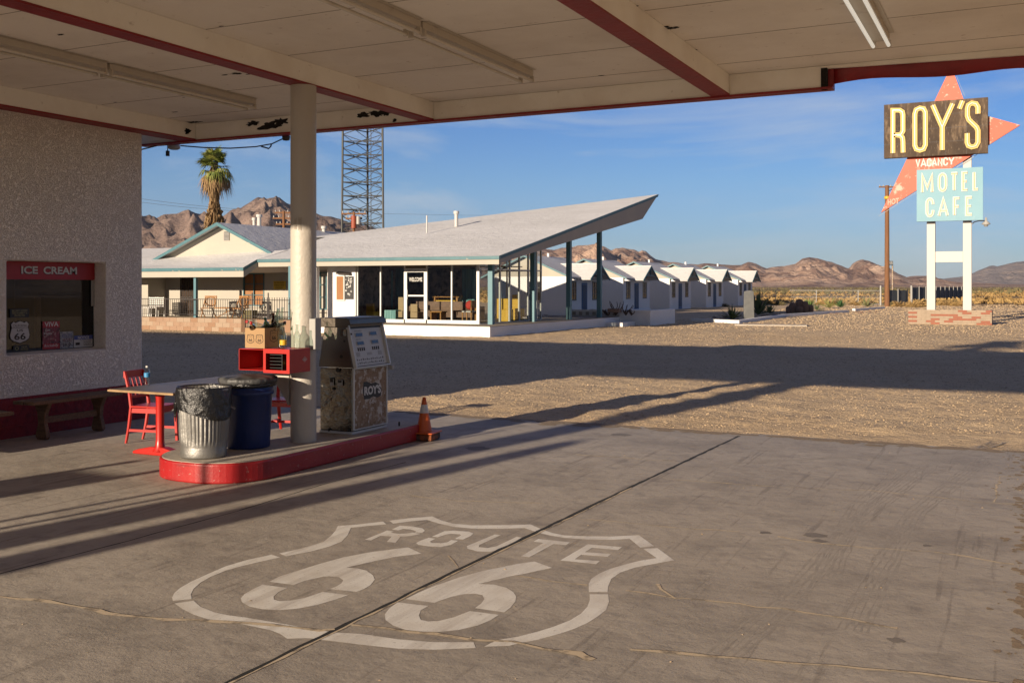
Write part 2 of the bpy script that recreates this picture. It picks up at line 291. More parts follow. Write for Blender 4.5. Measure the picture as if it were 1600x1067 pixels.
# ---------------- text ----------------
TC={}
def textmesh(s,off=0.0,shear=0,space=1.0):
    key=(s,off,shear,space)
    if key in TC: return TC[key]
    cu=bpy.data.curves.new('t','FONT'); cu.body=s; cu.resolution_u=3; cu.offset=off; cu.shear=shear; cu.space_character=space; cu.space_line=.9
    cu.align_x='CENTER' if '\n' in s else 'LEFT'
    o=bpy.data.objects.new('t',cu); COL.objects.link(o)
    dg=bpy.context.evaluated_depsgraph_get(); dg.update()
    me=bpy.data.meshes.new_from_object(o.evaluated_get(dg))
    v=[(p.co.x,p.co.y) for p in me.vertices]; f=[tuple(p.vertices) for p in me.polygons]
    x0=min(a for a,b in v);x1=max(a for a,b in v);y0=min(b for a,b in v);y1=max(b for a,b in v)
    v=[((a-x0)/(x1-x0),(b-y0)/(y1-y0)) for a,b in v]
    bpy.data.objects.remove(o); bpy.data.curves.remove(cu); bpy.data.meshes.remove(me)
    TC[key]=(v,f); return TC[key]
def text(mb,s,o,r,u,w,h,off=.0,shear=0,space=1.0):
    """text s filling w x h; o lower-left corner, r right unit, u up unit"""
    o,r,u=Vector(o),Vector(r).normalized(),Vector(u).normalized()
    v,f=textmesh(s,off,shear,space); mb.add([o+r*(a*w)+u*(b*h) for a,b in v],f); return mb
def ribbon2(pts,wd,closed=False):
    """mitred strip around a 2-D polyline -> (verts, quads)"""
    P=[Vector((p[0],p[1])) for p in pts]; n=len(P); Lp=[];Rp=[]
    for i in range(n):
        a=P[(i-1)%n] if (closed or i>0) else None; b=P[(i+1)%n] if (closed or i<n-1) else None
        d1=(P[i]-a).normalized() if a is not None else None; d2=(b-P[i]).normalized() if b is not None else None
        if d1 is None:d1=d2
        if d2 is None:d2=d1
        n1=Vector((-d1.y,d1.x)); n2=Vector((-d2.y,d2.x)); m=(n1+n2)
        if m.length<1e-6: m=n1
        m.normalize(); k=1/max(.45,m.dot(n1))
        Lp.append(P[i]+m*wd/2*k); Rp.append(P[i]-m*wd/2*k)
    return Lp,Rp
def ribbon(mb,pts,wd,mapf,th,closed=False):
    """mapf: (x,y,depth)->3-D. solid ribbon of thickness th towards the viewer"""
    Lp,Rp=ribbon2(pts,wd,closed); n=len(pts)
    vs=[]
    for a,b in zip(Lp,Rp):
        vs+= [mapf(a.x,a.y,0),mapf(b.x,b.y,0),mapf(a.x,a.y,th),mapf(b.x,b.y,th)]
    fs=[]; m=n if closed else n-1
    for i in range(m):
        j=(i+1)%n; a=4*i;b=4*j
        fs+=[(a+2,a+3,b+3,b+2),(a,a+2,b+2,b),(a+1,b+1,b+3,a+3),(a,b,b+1,a+1)]
    if not closed: fs+=[(0,1,3,2),(4*n-4,4*n-2,4*n-1,4*n-3)]
    mb.add(vs,fs)
def flatribbon(mb,pts,wd,z,jit=0,wj=0):
    """ground ribbon through world xy points"""
    Q=[]
    for (a,b) in zip(pts[:-1],pts[1:]):
        a=Vector(a[:2]);b=Vector(b[:2]); n=max(1,int((b-a).length/.12)) if jit else 1
        for i in range(n):
            p=a.lerp(b,i/n); Q.append(p+Vector((random.gauss(0,jit),random.gauss(0,jit))) if i else p)
    Q.append(Vector(pts[-1][:2]))
    Lp,Rp=ribbon2(Q,wd)
    vs=[];fs=[]
    for i,(a,b) in enumerate(zip(Lp,Rp)):
        k=1+random.uniform(-wj,wj); c=(a+b)/2
        a=c+(a-c)*k;b=c+(b-c)*k
        vs+=[(a.x,a.y,z),(b.x,b.y,z)]
        if i: fs.append((2*i-2,2*i-1,2*i+1,2*i))
    mb.add(vs,fs)
# ================= ground =================
g=MB(); n=24; E=14000
g.add([(-E,-E,-.05),(E,-E,-.05),(E,E,-.05),(-E,E,-.05)],[(0,1,2,3)])
M_plain=mat('desert_plain',(.42,.29,.165),.95,var=[(.02,(.32,.22,.12),.42,.6,.8),(.15,(.5,.35,.18),.5,.7,.7),(1.5,(.2,.15,.09),.52,.7,.7)],bump=[(1,.4),(8,.5)],spec=.1)
struct('desert_ground',g,M_plain,'flat desert ground running out to the mountains')
lot=[(-95,-40),(60,-40),(75,20),(66,60),(40,72),(22,86),(8,92),(-6,108),(-19,126),(-24,135),(-60,140),(-95,90)]
g=MB(); P=[]
for (a,b) in zip(lot,lot[1:]+lot[:1]):
    for i in range(8):
        t=i/8; P.append((a[0]*(1-t)+b[0]*t+random.uniform(-1.2,1.2),a[1]*(1-t)+b[1]*t+random.uniform(-1.2,1.2),-.025))
g.poly(P)
struct('gravel_lot',g,M_gravel,'tan gravel lot between the station and the motel')
# near part of the lot has real relief
M_gr2=M_gravel
# concrete apron
xs=[-11.3+i*.4 for i in range(29)]
P=[(x,13.1+.05*math.sin(x*2.1)+random.uniform(-.04,.04),0) for x in xs]+[(.3,13.15,0)]
y=13
while y>-6:
    y-=.25; P.append((.16+.10*math.sin(y*1.7)+random.uniform(-.05,.05),y,0))
P+=[(-11.3,-6.2,0)]
g=MB(); g.poly(P[::-1]); top=[Vector(p) for p in P]
for a,b in zip(top,top[1:]): g.add([a,b,b-Vector((0,0,.2)),a-Vector((0,0,.2))],[(0,1,2,3)])
# tyre and dust variation comes with the material
struct('concrete_apron',g,M_conc,'grey concrete forecourt slab')
# joints and cracks
def gl(pts,s=1,ox=0,oy=0): return [G(p[0]/s+ox,p[1]/s+oy)[:2] for p in pts]
j=MB()
a=G(987,760);b=G(450,1017); dx=Vector((b[0]-a[0],b[1]-a[1])); A=Vector(a[:2])-dx*.98; B=Vector(b[:2])+dx*.9
A=Vector(G(1155,681)[:2]); 
flatribbon(j,[A,Vector(G(987,760)[:2]),Vector(G(714,891)[:2]),Vector(G(354,1067)[:2]),Vector(G(354,1067)[:2])+dx.normalized()*6],.036,.0017,.003,.25)
q=gl([(0,896),(180,850),(372,798),(503,757),(634,722)]); flatribbon(j,[Vector(q[0])+(Vector(q[0])-Vector(q[1]))*1.2]+[Vector(t) for t in q],.014,.0008,.004,.3)
struct('slab_joint',j,M_seam_shadow,'dark open joint between the concrete slabs')
c=MB()
cd=MB()
def crack(pts,wd,s=1,ox=0,oy=0,z=.0024,jt=.012):
    q=gl(pts,s,ox,oy); z+=random.random()*.0003; sd_=random.getstate(); flatribbon(c,q,wd*1.25,z,jt,.6)
    if wd>.0145 and jt>.01: random.setstate(sd_); flatribbon(cd,[(a_+.006,b_+.014) for a_,b_ in q],wd*.7,z-.0008,jt,.9)  # dark ribbon painted in as the shadow along the pale crack rim
crack([(987,762),(850,829),(714,894),(600,950),(470,1013),(358,1068)],.012,z=.0026,jt=.004)
crack([(0,932),(100,944),(200,962),(260,968),(340,971),(420,976),(500,985),(523,983)],.024)
crack([(548,976),(600,981),(680,990),(740,1000),(800,1002),(850,1014),(905,1022),(925,1031)],.030)
crack([(920,1031),(905,1020),(880,1016)],.03,jt=.02)
crack([(985,1015),(1080,1022),(1210,1034),(1310,1040),(1440,1052),(1560,1067),(1640,1085)],.022)
for p,wd in (([(0,285),(160,295),(350,310)],.012),([(250,365),(680,395),(1050,412),(1400,450),(1534,455)],.011),([(0,505),(140,515),(400,540),(560,550)],.009),
          ([(690,565),(850,590),(1000,605),(1200,615),(1330,632),(1450,655),(1500,660)],.013),([(170,750),(330,775),(560,795),(850,835),(1100,880)],.011),
          ([(280,728),(290,745),(340,778)],.014),([(1450,360),(1560,361)],.012),([(1450,360),(1430,448)],.012)):
    crack(p,wd,2.191,900,580)
crack([(804,899),(860,908),(918,914)],.01); crack([(640,774),(720,783),(850,786)],.009); crack([(700,868),(716,887)],.007)
struct('slab_crack',c,M_crack,'sand filled cracks across the concrete'); struct('crack_shadow',cd,M_seam_shadow,'dark painted shadow line beside the sand filled crack')
# sand drifted onto the slab edge
sd=MB()
for i in range(420):
    y=random.uniform(3.5,12.8); x=.2-abs(random.gauss(0,.13)); 
    r=random.uniform(.008,.05)*(1 if x>0 else .5); k=random.randint(5,7); zz=.003+i*1e-6
    sd.poly([(x+r*math.cos(2*math.pi*t/k)*random.uniform(.6,1.3),y+r*math.sin(2*math.pi*t/k)*random.uniform(.7,1.8),zz) for t in range(k)])
for i in range(300):
    x=random.uniform(-11,.2); y=13.08-abs(random.gauss(0,.10)); r=random.uniform(.02,.08); k=6; zz=.003+i*1e-6
    sd.poly([(x+2*r*math.cos(2*math.pi*t/k)*random.uniform(.6,1.3),y+r*math.sin(2*math.pi*t/k)*random.uniform(.7,1.3),zz) for t in range(k)])
o=sd.build('drifted_sand',M_sand); props(o,'loose sand blown over the edges of the concrete','sand',None,'stuff')
# oil spots
st=MB()
for k,(px,py,r) in enumerate([(1275,836,.07),(1282,845,.05),(1448,852,.035),(967,679,.12),(1195,832,.04),(1400,1000,.04),(745,700,.13)]):
    x,y,_=G(px,py); m=14; st.poly([(x+r*1.2*math.cos(2*math.pi*t/m)*random.uniform(.6,1.3),y+r*math.sin(2*math.pi*t/m)*random.uniform(.6,1.3),.0009+k*1e-5) for t in range(m)])
struct('oil_stains',st,M_stain,'dark oil spots on the concrete')
# ---- painted shield ----
def A_(p): return (p[0]/5.08+260,p[1]/5.08+790)
def B_(p): return (p[0]/5.08+500,p[1]/5.08+790)
def C_(p): return (p[0]/5.08+780,p[1]/5.08+790)
def T_(p): return (p[0]/1.7778+200,p[1]/1.7778+760)
outl=[
 (A_,[(835,388),(640,430),(470,480),(320,545),(200,600),(110,650),(60,695),(45,730),(52,755),(200,740),(195,700),(215,660),(270,610),(350,565),(470,515),(600,478),(740,445),(905,410)]),
 (A_,[(65,775),(215,753),(270,800),(380,845),(500,870),(620,885),(800,915),(950,940),(1050,960),(1150,975),(1300,1000),(1200,1055),(1100,1050),(960,1055),(900,1015),(820,985),(700,960),(560,930),(430,912),(330,900),(220,865),(130,820)]),
 (A_,[(895,378),(1050,345),(1170,310),(1250,283),(1305,240),(1340,200),(1360,160),(1519,148),(1719,125),(1747,147),(1619,158),(1464,175),(1440,232),(1390,285),(1290,325),(1150,362),(950,400)]),
 (B_,[(550,118),(700,100),(890,84),(960,115),(1050,140),(1200,155),(1522,153),(1672,148),(1762,187),(1722,210),(1622,177),(1522,180),(1400,183),(1200,180),(1050,165),(940,140),(850,112),(720,123),(580,142)]),
 (C_,[(345,189),(420,215),(520,235),(700,242),(900,243),(1110,233),(1230,320),(1120,332),(1035,262),(900,270),(700,268),(520,255),(400,235),(305,212)]),
 (C_,[(1145,342),(1255,335),(1388,432),(1240,460),(1080,490),(960,530),(890,580),(865,640),(860,685),(712,685),(710,620),(730,580),(790,540),(880,500),(1000,465),(1120,435),(1250,415)]),
 (C_,[(718,702),(865,702),(872,760),(850,825),(780,880),(700,930),(600,975),(480,1015),(310,1062),(190,1084),(80,1110),(-120,1118),(-60,1086),(0,1064),(150,1038),(300,1000),(430,960),(560,910),(650,855),(700,800),(718,750)]),
 (T_,[(527,424),(572,405),(650,409),(750,424),(850,432),(960,432),(966,448),(850,453),(750,450),(640,438)]),
 (B_,[(-404,603),(-319,560),(-159,510),(-19,465),(180,410),(400,368),(700,330),(808,380),(600,405),(430,440),(210,490),(300,497),(370,515),(420,550),(435,585),(400,630),(350,660),(290,683),(80,660),(130,640),(170,615),(185,590),(150,567),(80,560),(21,563),(-119,595),(-209,628)]),
 (A_,[(765,625),(960,652),(890,685),(850,720),(855,745),(900,757),(1000,750),(1100,730),(1190,700),(1240,683),(1445,708),(1340,745),(1200,785),(1050,815),(900,828),(760,820),(660,800),(600,765),(590,735),(620,700),(690,660)]),
 (B_,[(680,740),(780,690),(900,640),(1100,570),(1300,515),(1524,470),(1572,460),(1702,442),(1844,492),(1622,540),(1500,562),(1260,620),(1380,625),(1480,650),(1535,685),(1558,720),(1550,760),(1510,810),(1462,845),(1230,812),(1280,775),(1305,740),(1290,710),(1230,697),(1150,700),(1050,720),(960,750),(910,770)]),
 (B_,[(615,765),(860,795),(800,830),(785,870),(800,905),(860,918),(950,912),(1060,885),(1150,850),(1190,835),(1420,865),(1350,910),(1250,950),(1100,985),(950,1000),(820,998),(680,985),(580,950),(520,905),(515,860),(550,815)]),
 (B_,[(570,187),(635,158),(740,165),(815,180),(833,198),(810,215),(755,210),(762,200),(720,188),(660,183),(620,195)]),
 (B_,[(355,268),(500,210),(530,196),(585,204),(560,213),(620,222),(690,220),(730,212),(800,222),(720,240),(640,245),(600,292),(530,286),(570,243),(480,238),(405,275)]),
 (B_,[(888,245),(985,202),(1060,197),(1180,205),(1218,220),(1195,240),(1135,268),(1070,262),(1120,235),(1110,226),(1040,222),(1000,228),(935,249)]),
 (B_,[(865,253),(915,262),(870,285),(890,295),(960,297),(1010,290),(1040,272),(1098,277),(1040,310),(960,327),(860,322),(780,310),(762,295),(800,275)]),
 (B_,[(1385,228),(1435,233),(1265,310),(1260,328),(1330,335),(1400,322),(1562,245),(1612,255),(1524,303),(1420,350),(1350,365),(1250,362),(1170,340),(1165,320),(1200,305)]),
 (C_,[(310,263),(562,290),(530,313),(432,304),(238,408),(172,402),(350,294),(272,284)]),
 (C_,[(705,305),(975,328),(942,351),(735,333),(680,368),(890,382),(860,405),(650,388),(600,425),(800,438),(770,463),(485,433)]),
]
mk=MB()
for i,(f,pts) in enumerate(outl):
    Q=[G(*f(p)) for p in pts]; n=len(Q); R2=[]
    for q in Q: R2.append((q[0],q[1],.0013))
    mk.poly(R2)
o=mk.build('route_shield_marking',M_paintw)
bm=bmesh.new(); bm.from_mesh(o.data); bmesh.ops.triangulate(bm,faces=bm.faces); 
for f in bm.faces:
    if f.normal.z<0: f.normal_flip()
bm.to_mesh(o.data); bm.free()
o['kind']='structure'; o['label']='cream ROUTE 66 shield stencilled on the concrete'
rg_=MB(); NX,NY=250,200; vs=[]; fs=[]
for jy in range(NY+1):
    y=12.9+(44.9-12.9)*(jy/NY)**1.35
    for ix in range(NX+1):
        x=-27+(12+27)*ix/NX; vs.append((x,y,0))
# tyre smudges on the slab
ty=MB()
M_tyre=mat('tyre_mark',(.37,.325,.275),.8,var=[(7,(.44,.39,.33),.4,.55,1,(1,1,1))])
for pts in ([(1065,732),(1150,723),(1300,715),(1500,708)],[(1290,900),(1340,790),(1400,740),(1560,690)],[(1120,1030),(1230,940),(1330,820),(1450,730)],[(1330,985),(1370,900),(1430,800),(1540,715)]):
    for off in (-.075,-.035,.01,.05,.085):
        q=[(x+off,y) for x,y in gl(pts)]
        tz_=globals().get('tz_',.0003)+.00002; flatribbon(ty,[Vector(v_) for v_ in q],.013,tz_,.004,.8)
struct('tyre_marks',ty,M_tyre,'faint tyre tread marks on the concrete')
# pebbles
pb=MB(); OC=[(1,0,0),(-1,0,0),(0,1,0),(0,-1,0),(0,0,1),(0,0,-.3)]
OF=[(0,2,4),(2,1,4),(1,3,4),(3,0,4),(2,0,5),(1,2,5),(3,1,5),(0,3,5)]
def rock(mb,x,y,z,r):
    a=random.uniform(0,6.28);c_,s_=math.cos(a),math.sin(a); sx,sy,sz=[random.uniform(.6,1.3)*r for _ in range(3)]
    mb.add([(x+(c_*p[0]*sx-s_*p[1]*sy),y+(s_*p[0]*sx+c_*p[1]*sy),z+p[2]*sz*.45) for p in OC],OF)
def stone(x,y,z,r):
    a=random.uniform(0,6.28);c_,s_=math.cos(a)*r,math.sin(a)*r; k=random.uniform(.5,1.0); h=r*random.uniform(.35,.7)
    b=len(pb.v); pb.v+=[(x+c_,y+s_,z),(x-s_*k,y+c_*k,z),(x-c_,y-s_,z),(x+s_*k,y-c_*k,z),(x+c_*.3-s_*.2,y+s_*.3+c_*.2,z+h)]
    for q in ((b,b+1,b+4),(b+1,b+2,b+4),(b+2,b+3,b+4),(b+3,b,b+4)): pb.f.append(q); pb.sm.append(False)
def gz(x,y):
    f=min(1,max(0,(y-13.0)/1.2))*min(1,max(0,(44.8-y)/3))
    n=.030*noise.noise(Vector((x*1.6,y*1.9,0)))+.018*noise.noise(Vector((x*4.5,y*4.5,5)))+.022*noise.noise(Vector((x*.35,y*1.3,9)))
    return -.022+f*(.022+n)
def clear(x,y): return y>13.15 and not (x<-17.2 and y>33)
for i in range(60000):
    d=13*math.exp(random.uniform(0,1.15)); xc=d*random.uniform(-.40,.56); x,y=W(xc,d)
    if clear(x,y): stone(x,y,(gz(x,y) if y<44 else -.025)-.002,random.choice([.006,.008,.010,.012,.015,.019])*(1 if random.random()<.98 else 1.7)*(1+.03*(d-13)))
vs=[(x,y,gz(x,y)*1.0+0*y) for x,y,_ in vs]
fs=[(j*(NX+1)+i,j*(NX+1)+i+1,(j+1)*(NX+1)+i+1,(j+1)*(NX+1)+i) for j in range(NY) for i in range(NX)]
rg_.add(vs,fs,True); struct('rough_gravel',rg_,M_gravel,'uneven tan gravel between the concrete and the motel')
for i in range(30000):
    d=40*math.exp(random.uniform(0,.95)); xc=d*random.uniform(-.38,.56); x,y=W(xc,d)
    if clear(x,y) and not (x<-19 and y>58): stone(x,y,-.028,random.uniform(.03,.06)*(d/45))
for i in range(900):
    x=random.uniform(.1,2.5); y=random.uniform(3,13); rock(pb,x,y,-.02,random.uniform(.006,.02))
for i in range(300):
    x=random.uniform(-8,.1)+random.random(); y=random.uniform(2,13)
    if x>.1: continue
    rock(pb,x,y,0.002,random.choice([.003,.004,.005,.006,.009]))
o=pb.build('scattered_pebbles',M_peb); props(o,'small stones scattered over gravel and concrete','pebbles',None,'stuff')

# ================= canopy =================
ZB,ZC=4.10,4.335
can=thing('canopy','cream and red filling station canopy on a round white column','canopy',(-7,9,0))
X0,X1,Y0,Y1=-12.2,3.4,2.0,11.62
m=MB(); m.box(X0,X1,Y0,Y1+.02,ZC,ZC+.12); m.build('ceiling',M_ceil,can)
m=MB(); m.box(X0-.1,X1+.1,Y0-.1,Y1+.1,ZC+.125,ZC+.40); m.build('roof_deck',M_roof,can)
for x in (-11.2,-7.0,-3.05,.95):
    m=MB(); wd=.3 if x<-11 else .2
    m.box(x-wd/2,x+wd/2,Y0+.2,Y1-.004,ZB+.012,ZC-.002); b=m.build('beam',M_beam,can)
    m=MB(); m.box(x-wd/2-.004,x+wd/2+.004,Y0+.2,Y1-.006,ZB-.01,ZB+.010); m.build('red_soffit',M_redtrim,b)
m=MB(); m.box(X0,X1,Y0+.02,Y0+.196,ZB,ZC-.002); m.build('rear_beam',M_beam,can)
# front boards
m=MB(); m.box(X0,-1.93,Y1,Y1+.05,ZB-.005,ZC-.004); m.build('front_board',M_beam,can)
m=MB(); m.prism([(-1.93,Y1,ZC-.03),(X1,Y1,ZC-.16),(X1,Y1,ZC-.004),(-1.93,Y1,ZC-.004)],(0,.05,0)); m.build('front_board',M_beam,can)
m=MB(); m.box(X0,-1.80,Y1+.055,Y1+.13,ZB-.03,ZC+.45); m.box(X0,-1.80,Y1-.03,Y1+.054,ZB-.03,ZB-.006); m.build('red_fascia',M_redtrim,can)
# torn sheet: wavy bottom
m=MB(); n=40; vs=[];fs=[]
for i in range(n+1):
    t=i/n; x=-1.80+t*(X1+1.80); zb=4.115+.02*math.sin(t*9)+.03*math.exp(-((t-.05)/.08)**2)+.015*math.sin(t*23); yy=Y1+.075+.02*math.sin(t*14)
    vs+=[(x,yy+.03*math.sin(t*31),zb),(x,yy,ZC-.002+.0*t),(x,yy+.05,ZC+.45)]
    if i: fs+=[(3*i-3,3*i,3*i+1,3*i-2),(3*i-2,3*i+1,3*i+2,3*i-1)]
m.add(vs,fs,True); o=m.build('loose_red_flashing',M_redtrim,can,label='torn sagging red metal flashing'); sm=o.modifiers.new('s','SOLIDIFY'); sm.thickness=.004
m=MB(); m.box(-1.926,-1.86,Y1-.012,Y1+.05,ZB-.03,ZC-.03); m.build('torn_edge',M_peel,can)
# ceiling seams
m=MB()
y=Y0+.5
while y<Y1:
    for xa,xb in ((-11.0,-7.11),(-6.89,-3.16),(-2.94,.84),(1.06,X1)):
        m.box(xa,xb,y-.003,y+.003,ZC-.003,ZC-.0005)
    y+=1.22
m.build('panel_seams',mat('ceiling_seam',(.34,.27,.21),.9),can)
# peeled patches (bare tar)
def blob(mb,mapf,cx,cy,rx,ry,z,n=26,seed=0):
    rr=random.Random(seed); P=[]
    for i in range(n):
        a=2*math.pi*i/n; k=rr.uniform(.55,1.15); P.append(mapf(cx+rx*k*math.cos(a)*(1+.2*math.cos(3*a+seed)),cy+ry*k*math.sin(a),z))
    mb.poly(P)
m=MB()
fm=lambda x,z,d:(x,Y1-.003-d,z)
for (px,py,rx,rz,s) in ((395,193,.10,.04,1),(422,197,.15,.065,2),(440,190,.12,.05,3),(568,180,.10,.04,4),(590,178,.12,.045,5),(604,177,.06,.04,6),(617,188,.03,.03,7)):
    x,_,z=PY(px,py,Y1); m=MB(); blob(m,fm,x,min(z,ZC-.06),rx*1.35,rz,s*2e-4,seed=s); m.build('peeled_patch',M_peel,can)
m=MB(); bmx=-11.05
for (px,py,ry,rz,s) in ((300,207,.07,.05,11),(316,202,.05,.04,12)):
    y_=PX(px,py,bmx)[1]; m=MB(); blob(m,lambda a,b,d:(bmx+.004,a,b),min(y_,11.45),ZB+.1,ry,rz,0,seed=s); m.build('peeled_patch',M_peel,can)
m=MB()
def zc(px,py): 
    d=(ZC-H)*F/(HY-py); x,y=W((px-CX)/F*d,d); return x,y
for (px,py,r,s) in ((370,115,.10,21),(352,117,.05,22),(388,116,.05,23),(303,191,.16,24),(1010,30,.07,25),(1000,22,.05,26),(1050,44,.09,27),(1040,42,.06,28),(1085,78,.05,29),(95,54,.05,30),(180,160,.04,31),(287,152,.03,35),(345,41,.03,36),(273,175,.06,37),(990,10,.05,38),(940,118,.05,39)):
    x,y=zc(px,py); m=MB(); blob(m,lambda a,b,d:(a,b,ZC-.004-d),x,y,r*.9,r*.45,random.random()*.0004,seed=s); m.build('peeled_patch',M_peel,can)
# column
CXX,CYY=-7.0,9.0
m=MB(); m.tube([(CXX,CYY,.2),(CXX,CYY,ZB-.012)],.14,48,cap=False); col=m.build('column',M_colw,can)
m=MB(); 
for k in range(9):
    a=math.radians(-75-k*3); 
for (za,zb,a0,a1) in ((2.52,2.63,-95,-60),):
    for i in range(14):
        t=a0+(a1-a0)*i/14; t2=a0+(a1-a0)*(i+1)/14; j1=random.uniform(-.02,.02)
        if 4<i<8: continue
        m.add([(CXX+.1425*math.cos(R(t)),CYY+.1425*math.sin(R(t)),za+j1),(CXX+.1425*math.cos(R(t2)),CYY+.1425*math.sin(R(t2)),za+j1),(CXX+.1425*math.cos(R(t2)),CYY+.1425*math.sin(R(t2)),zb-j1),(CXX+.1425*math.cos(R(t)),CYY+.1425*math.sin(R(t)),zb-j1)],[(0,1,2,3)])
m.build('worn_sticker_patch',M_conc,col)
m=MB(); m.box(CXX+.10,CXX+.20,CYY-.06,CYY+.03,1.215,1.545); m.box(CXX+.205,CXX+.212,CYY-.068,CYY+.038,1.205,1.555); m.build('switch_box',M_grayp,can,bevel=.006)
# ================= fluorescent fixtures =================
def fixture(x,ya,yb,label,bright=False):
    t=thing('tube_light',label,'ceiling light',(x,(ya+yb)/2,ZC),group='fluorescent strips under the canopy')
    m=MB(); m.box(x-.075,x+.075,ya,yb,ZC-.075,ZC-.008); m.box(x-.12,x+.12,ya+.02,yb-.02,ZC-.0075,ZC-.0045); m.build('housing',M_hous,t,bevel=.004)
    for dx in (-.07,.07):
        m=MB(); m.tube([(x+dx,ya+.03,ZC-.125),(x+dx,yb-.03,ZC-.125)],.017,12); m.build('tube',M_tubewhite if bright else M_hous2,t)
        for yy in (ya+.01,yb-.035):
            m=MB(); m.box(x+dx-.022,x+dx+.022,yy,yy+.025,ZC-.14,ZC-.076); m.build('socket',M_hous,t)
M_hous2=mat('dusty_tube',(.60,.55,.47),.3,var=[(6,(.48,.42,.34),.5,.75,.7)])
for x,lab in ((-8.93,'strip light over the ice cream window'),(-4.95,'strip light over the middle bay'),(-1.16,'strip light over the right bay')):
    for i,(ya,yb,w_) in enumerate(((8.02,10.4,'far'),(5.6,7.98,'middle'),(3.18,5.56,'rear'))):
        if x>-2 and i==0:
            fixture(x,8.02,10.4,'clean white twin tube '+lab,True)
        elif x<-2: fixture(x,ya,yb,'rusty twin tube '+lab+', '+w_+' one of its row')
# ================= station building =================
WX=-11.3
def wY(px): return PX(px,447,WX)[1]
gs=thing('gas_station','rough beige stucco station building with a deep window and red base','building',(-15,8,0))
yc=wY(223); wl,wr=wY(14)-.02,wY(165); wz0,wz1=1.03,2.22
yA=4.6
m=MB(); 
def wall_grid(mb,ya,yb,za,zb): mb.box(WX-.25,WX,ya,yb,za,zb)
# one sheet: outer face with the opening
m.add([(WX,yA,0),(WX,yc,0),(WX,yc,4.09),(WX,yA,4.09),(WX,wl,wz0),(WX,wr,wz0),(WX,wr,wz1),(WX,wl,wz1)],[(0,1,5,4),(1,2,6,5),(2,3,7,6),(3,0,4,7)])
gx=WX-.24
m.add([(WX,wl,wz0),(WX,wr,wz0),(WX,wr,wz1),(WX,wl,wz1),(gx,wl,wz0+.02),(gx,wr,wz0+.02),(gx,wr,wz1),(gx,wl,wz1)],[(0,1,5,4),(1,2,6,5),(2,3,7,6),(3,0,4,7)])
m.add([(WX,yc,0),(-44,yc,0),(-44,yc,4.09),(WX,yc,4.09),(-44,yA,0),(WX,yA,0),(WX,yA,4.09),(-44,yA,4.09)],[(0,1,2,3),(4,5,6,7),(1,4,7,2)])
o=m.build('wall',M_stucco,gs,weld=True,bevel=.03,seg=3)
m=MB(); m.box(-44.2,-12.25,yA-.2,yc+.2,4.1,4.65); m.build('roof',M_roof,gs)
m=MB(); m.box(WX+.002,WX+.035,yA,yc+.03,0,.5); m.box(-44,WX+.002,yc+.001,yc+.03,0,.5)
m.box(WX+.036,WX+.075,yA,yc+.03,0,.15); m.build('red_base',M_stuccored,gs,bevel=.008)
# window
GX=gx+.012; zb=wz0+.02
m=MB(); yr_=PX(148,447,GX)[1]
m.box(GX-.03,GX,yr_,wr,zb,wz1-.002); m.box(GX-.03,GX,wl,wl+.035,zb,wz1-.2); m.box(GX-.03,GX,wl,wr,zb,zb+.03)
fr=m.build('window_frame',M_black,gs)
m=MB(); m.prism([(GX-.012+.006,wl+.035,zb+.03),(GX-.012+.006,yr_,zb+.03),(GX-.012,yr_,2.0),(GX-.012,wl+.035,2.0)],(-.005,0,0)); m.build('pane',M_win,fr)
m=MB(); yv=PX(139,447,GX)[1]; m.box(GX+.001,GX+.016,yv+.03,yv+.11,1.62,1.98); m.build('latch_plate',M_grayp,fr,bevel=.006)
m=MB(); m.box(GX+.002,GX+.028,wl+.01,wr-.01,1.985,wz1-.003); sg=m.build('shop_sign',M_signred,gs,label='red ICE CREAM sign board')
o1=PX(33,430,GX+.03);o2=PX(120,430,GX+.03)
tw=o2[1]-o1[1]
for dz,dx,mt in ((-.008,.030,M_black),(0,.034,M_offw)):
    m=MB(); text(m,'ICE',(gs.location.x*0+GX+dx,o1[1]+(-.006 if mt is M_black else 0),2.058+dz),(0,1,0),(0,0,1),tw*.285,.1,off=.03)
    text(m,'CREAM',(GX+dx,o1[1]+tw*.385,2.058+dz),(0,1,0),(0,0,1),tw*.615,.1,off=.03); m.build('lettering',mt,sg)
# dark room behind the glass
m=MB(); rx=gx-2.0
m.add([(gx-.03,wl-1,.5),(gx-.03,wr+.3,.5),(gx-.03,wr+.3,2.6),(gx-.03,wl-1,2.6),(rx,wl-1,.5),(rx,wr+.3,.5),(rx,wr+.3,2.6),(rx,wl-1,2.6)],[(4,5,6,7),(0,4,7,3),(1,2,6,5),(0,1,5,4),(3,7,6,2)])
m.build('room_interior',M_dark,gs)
m=MB(); yy=PX(57,447,gx-.3)[1]; m.box(gx-.34,gx-.3,yy,yy+.07,.8,1.75); m.build('inner_post',M_pine,gs)
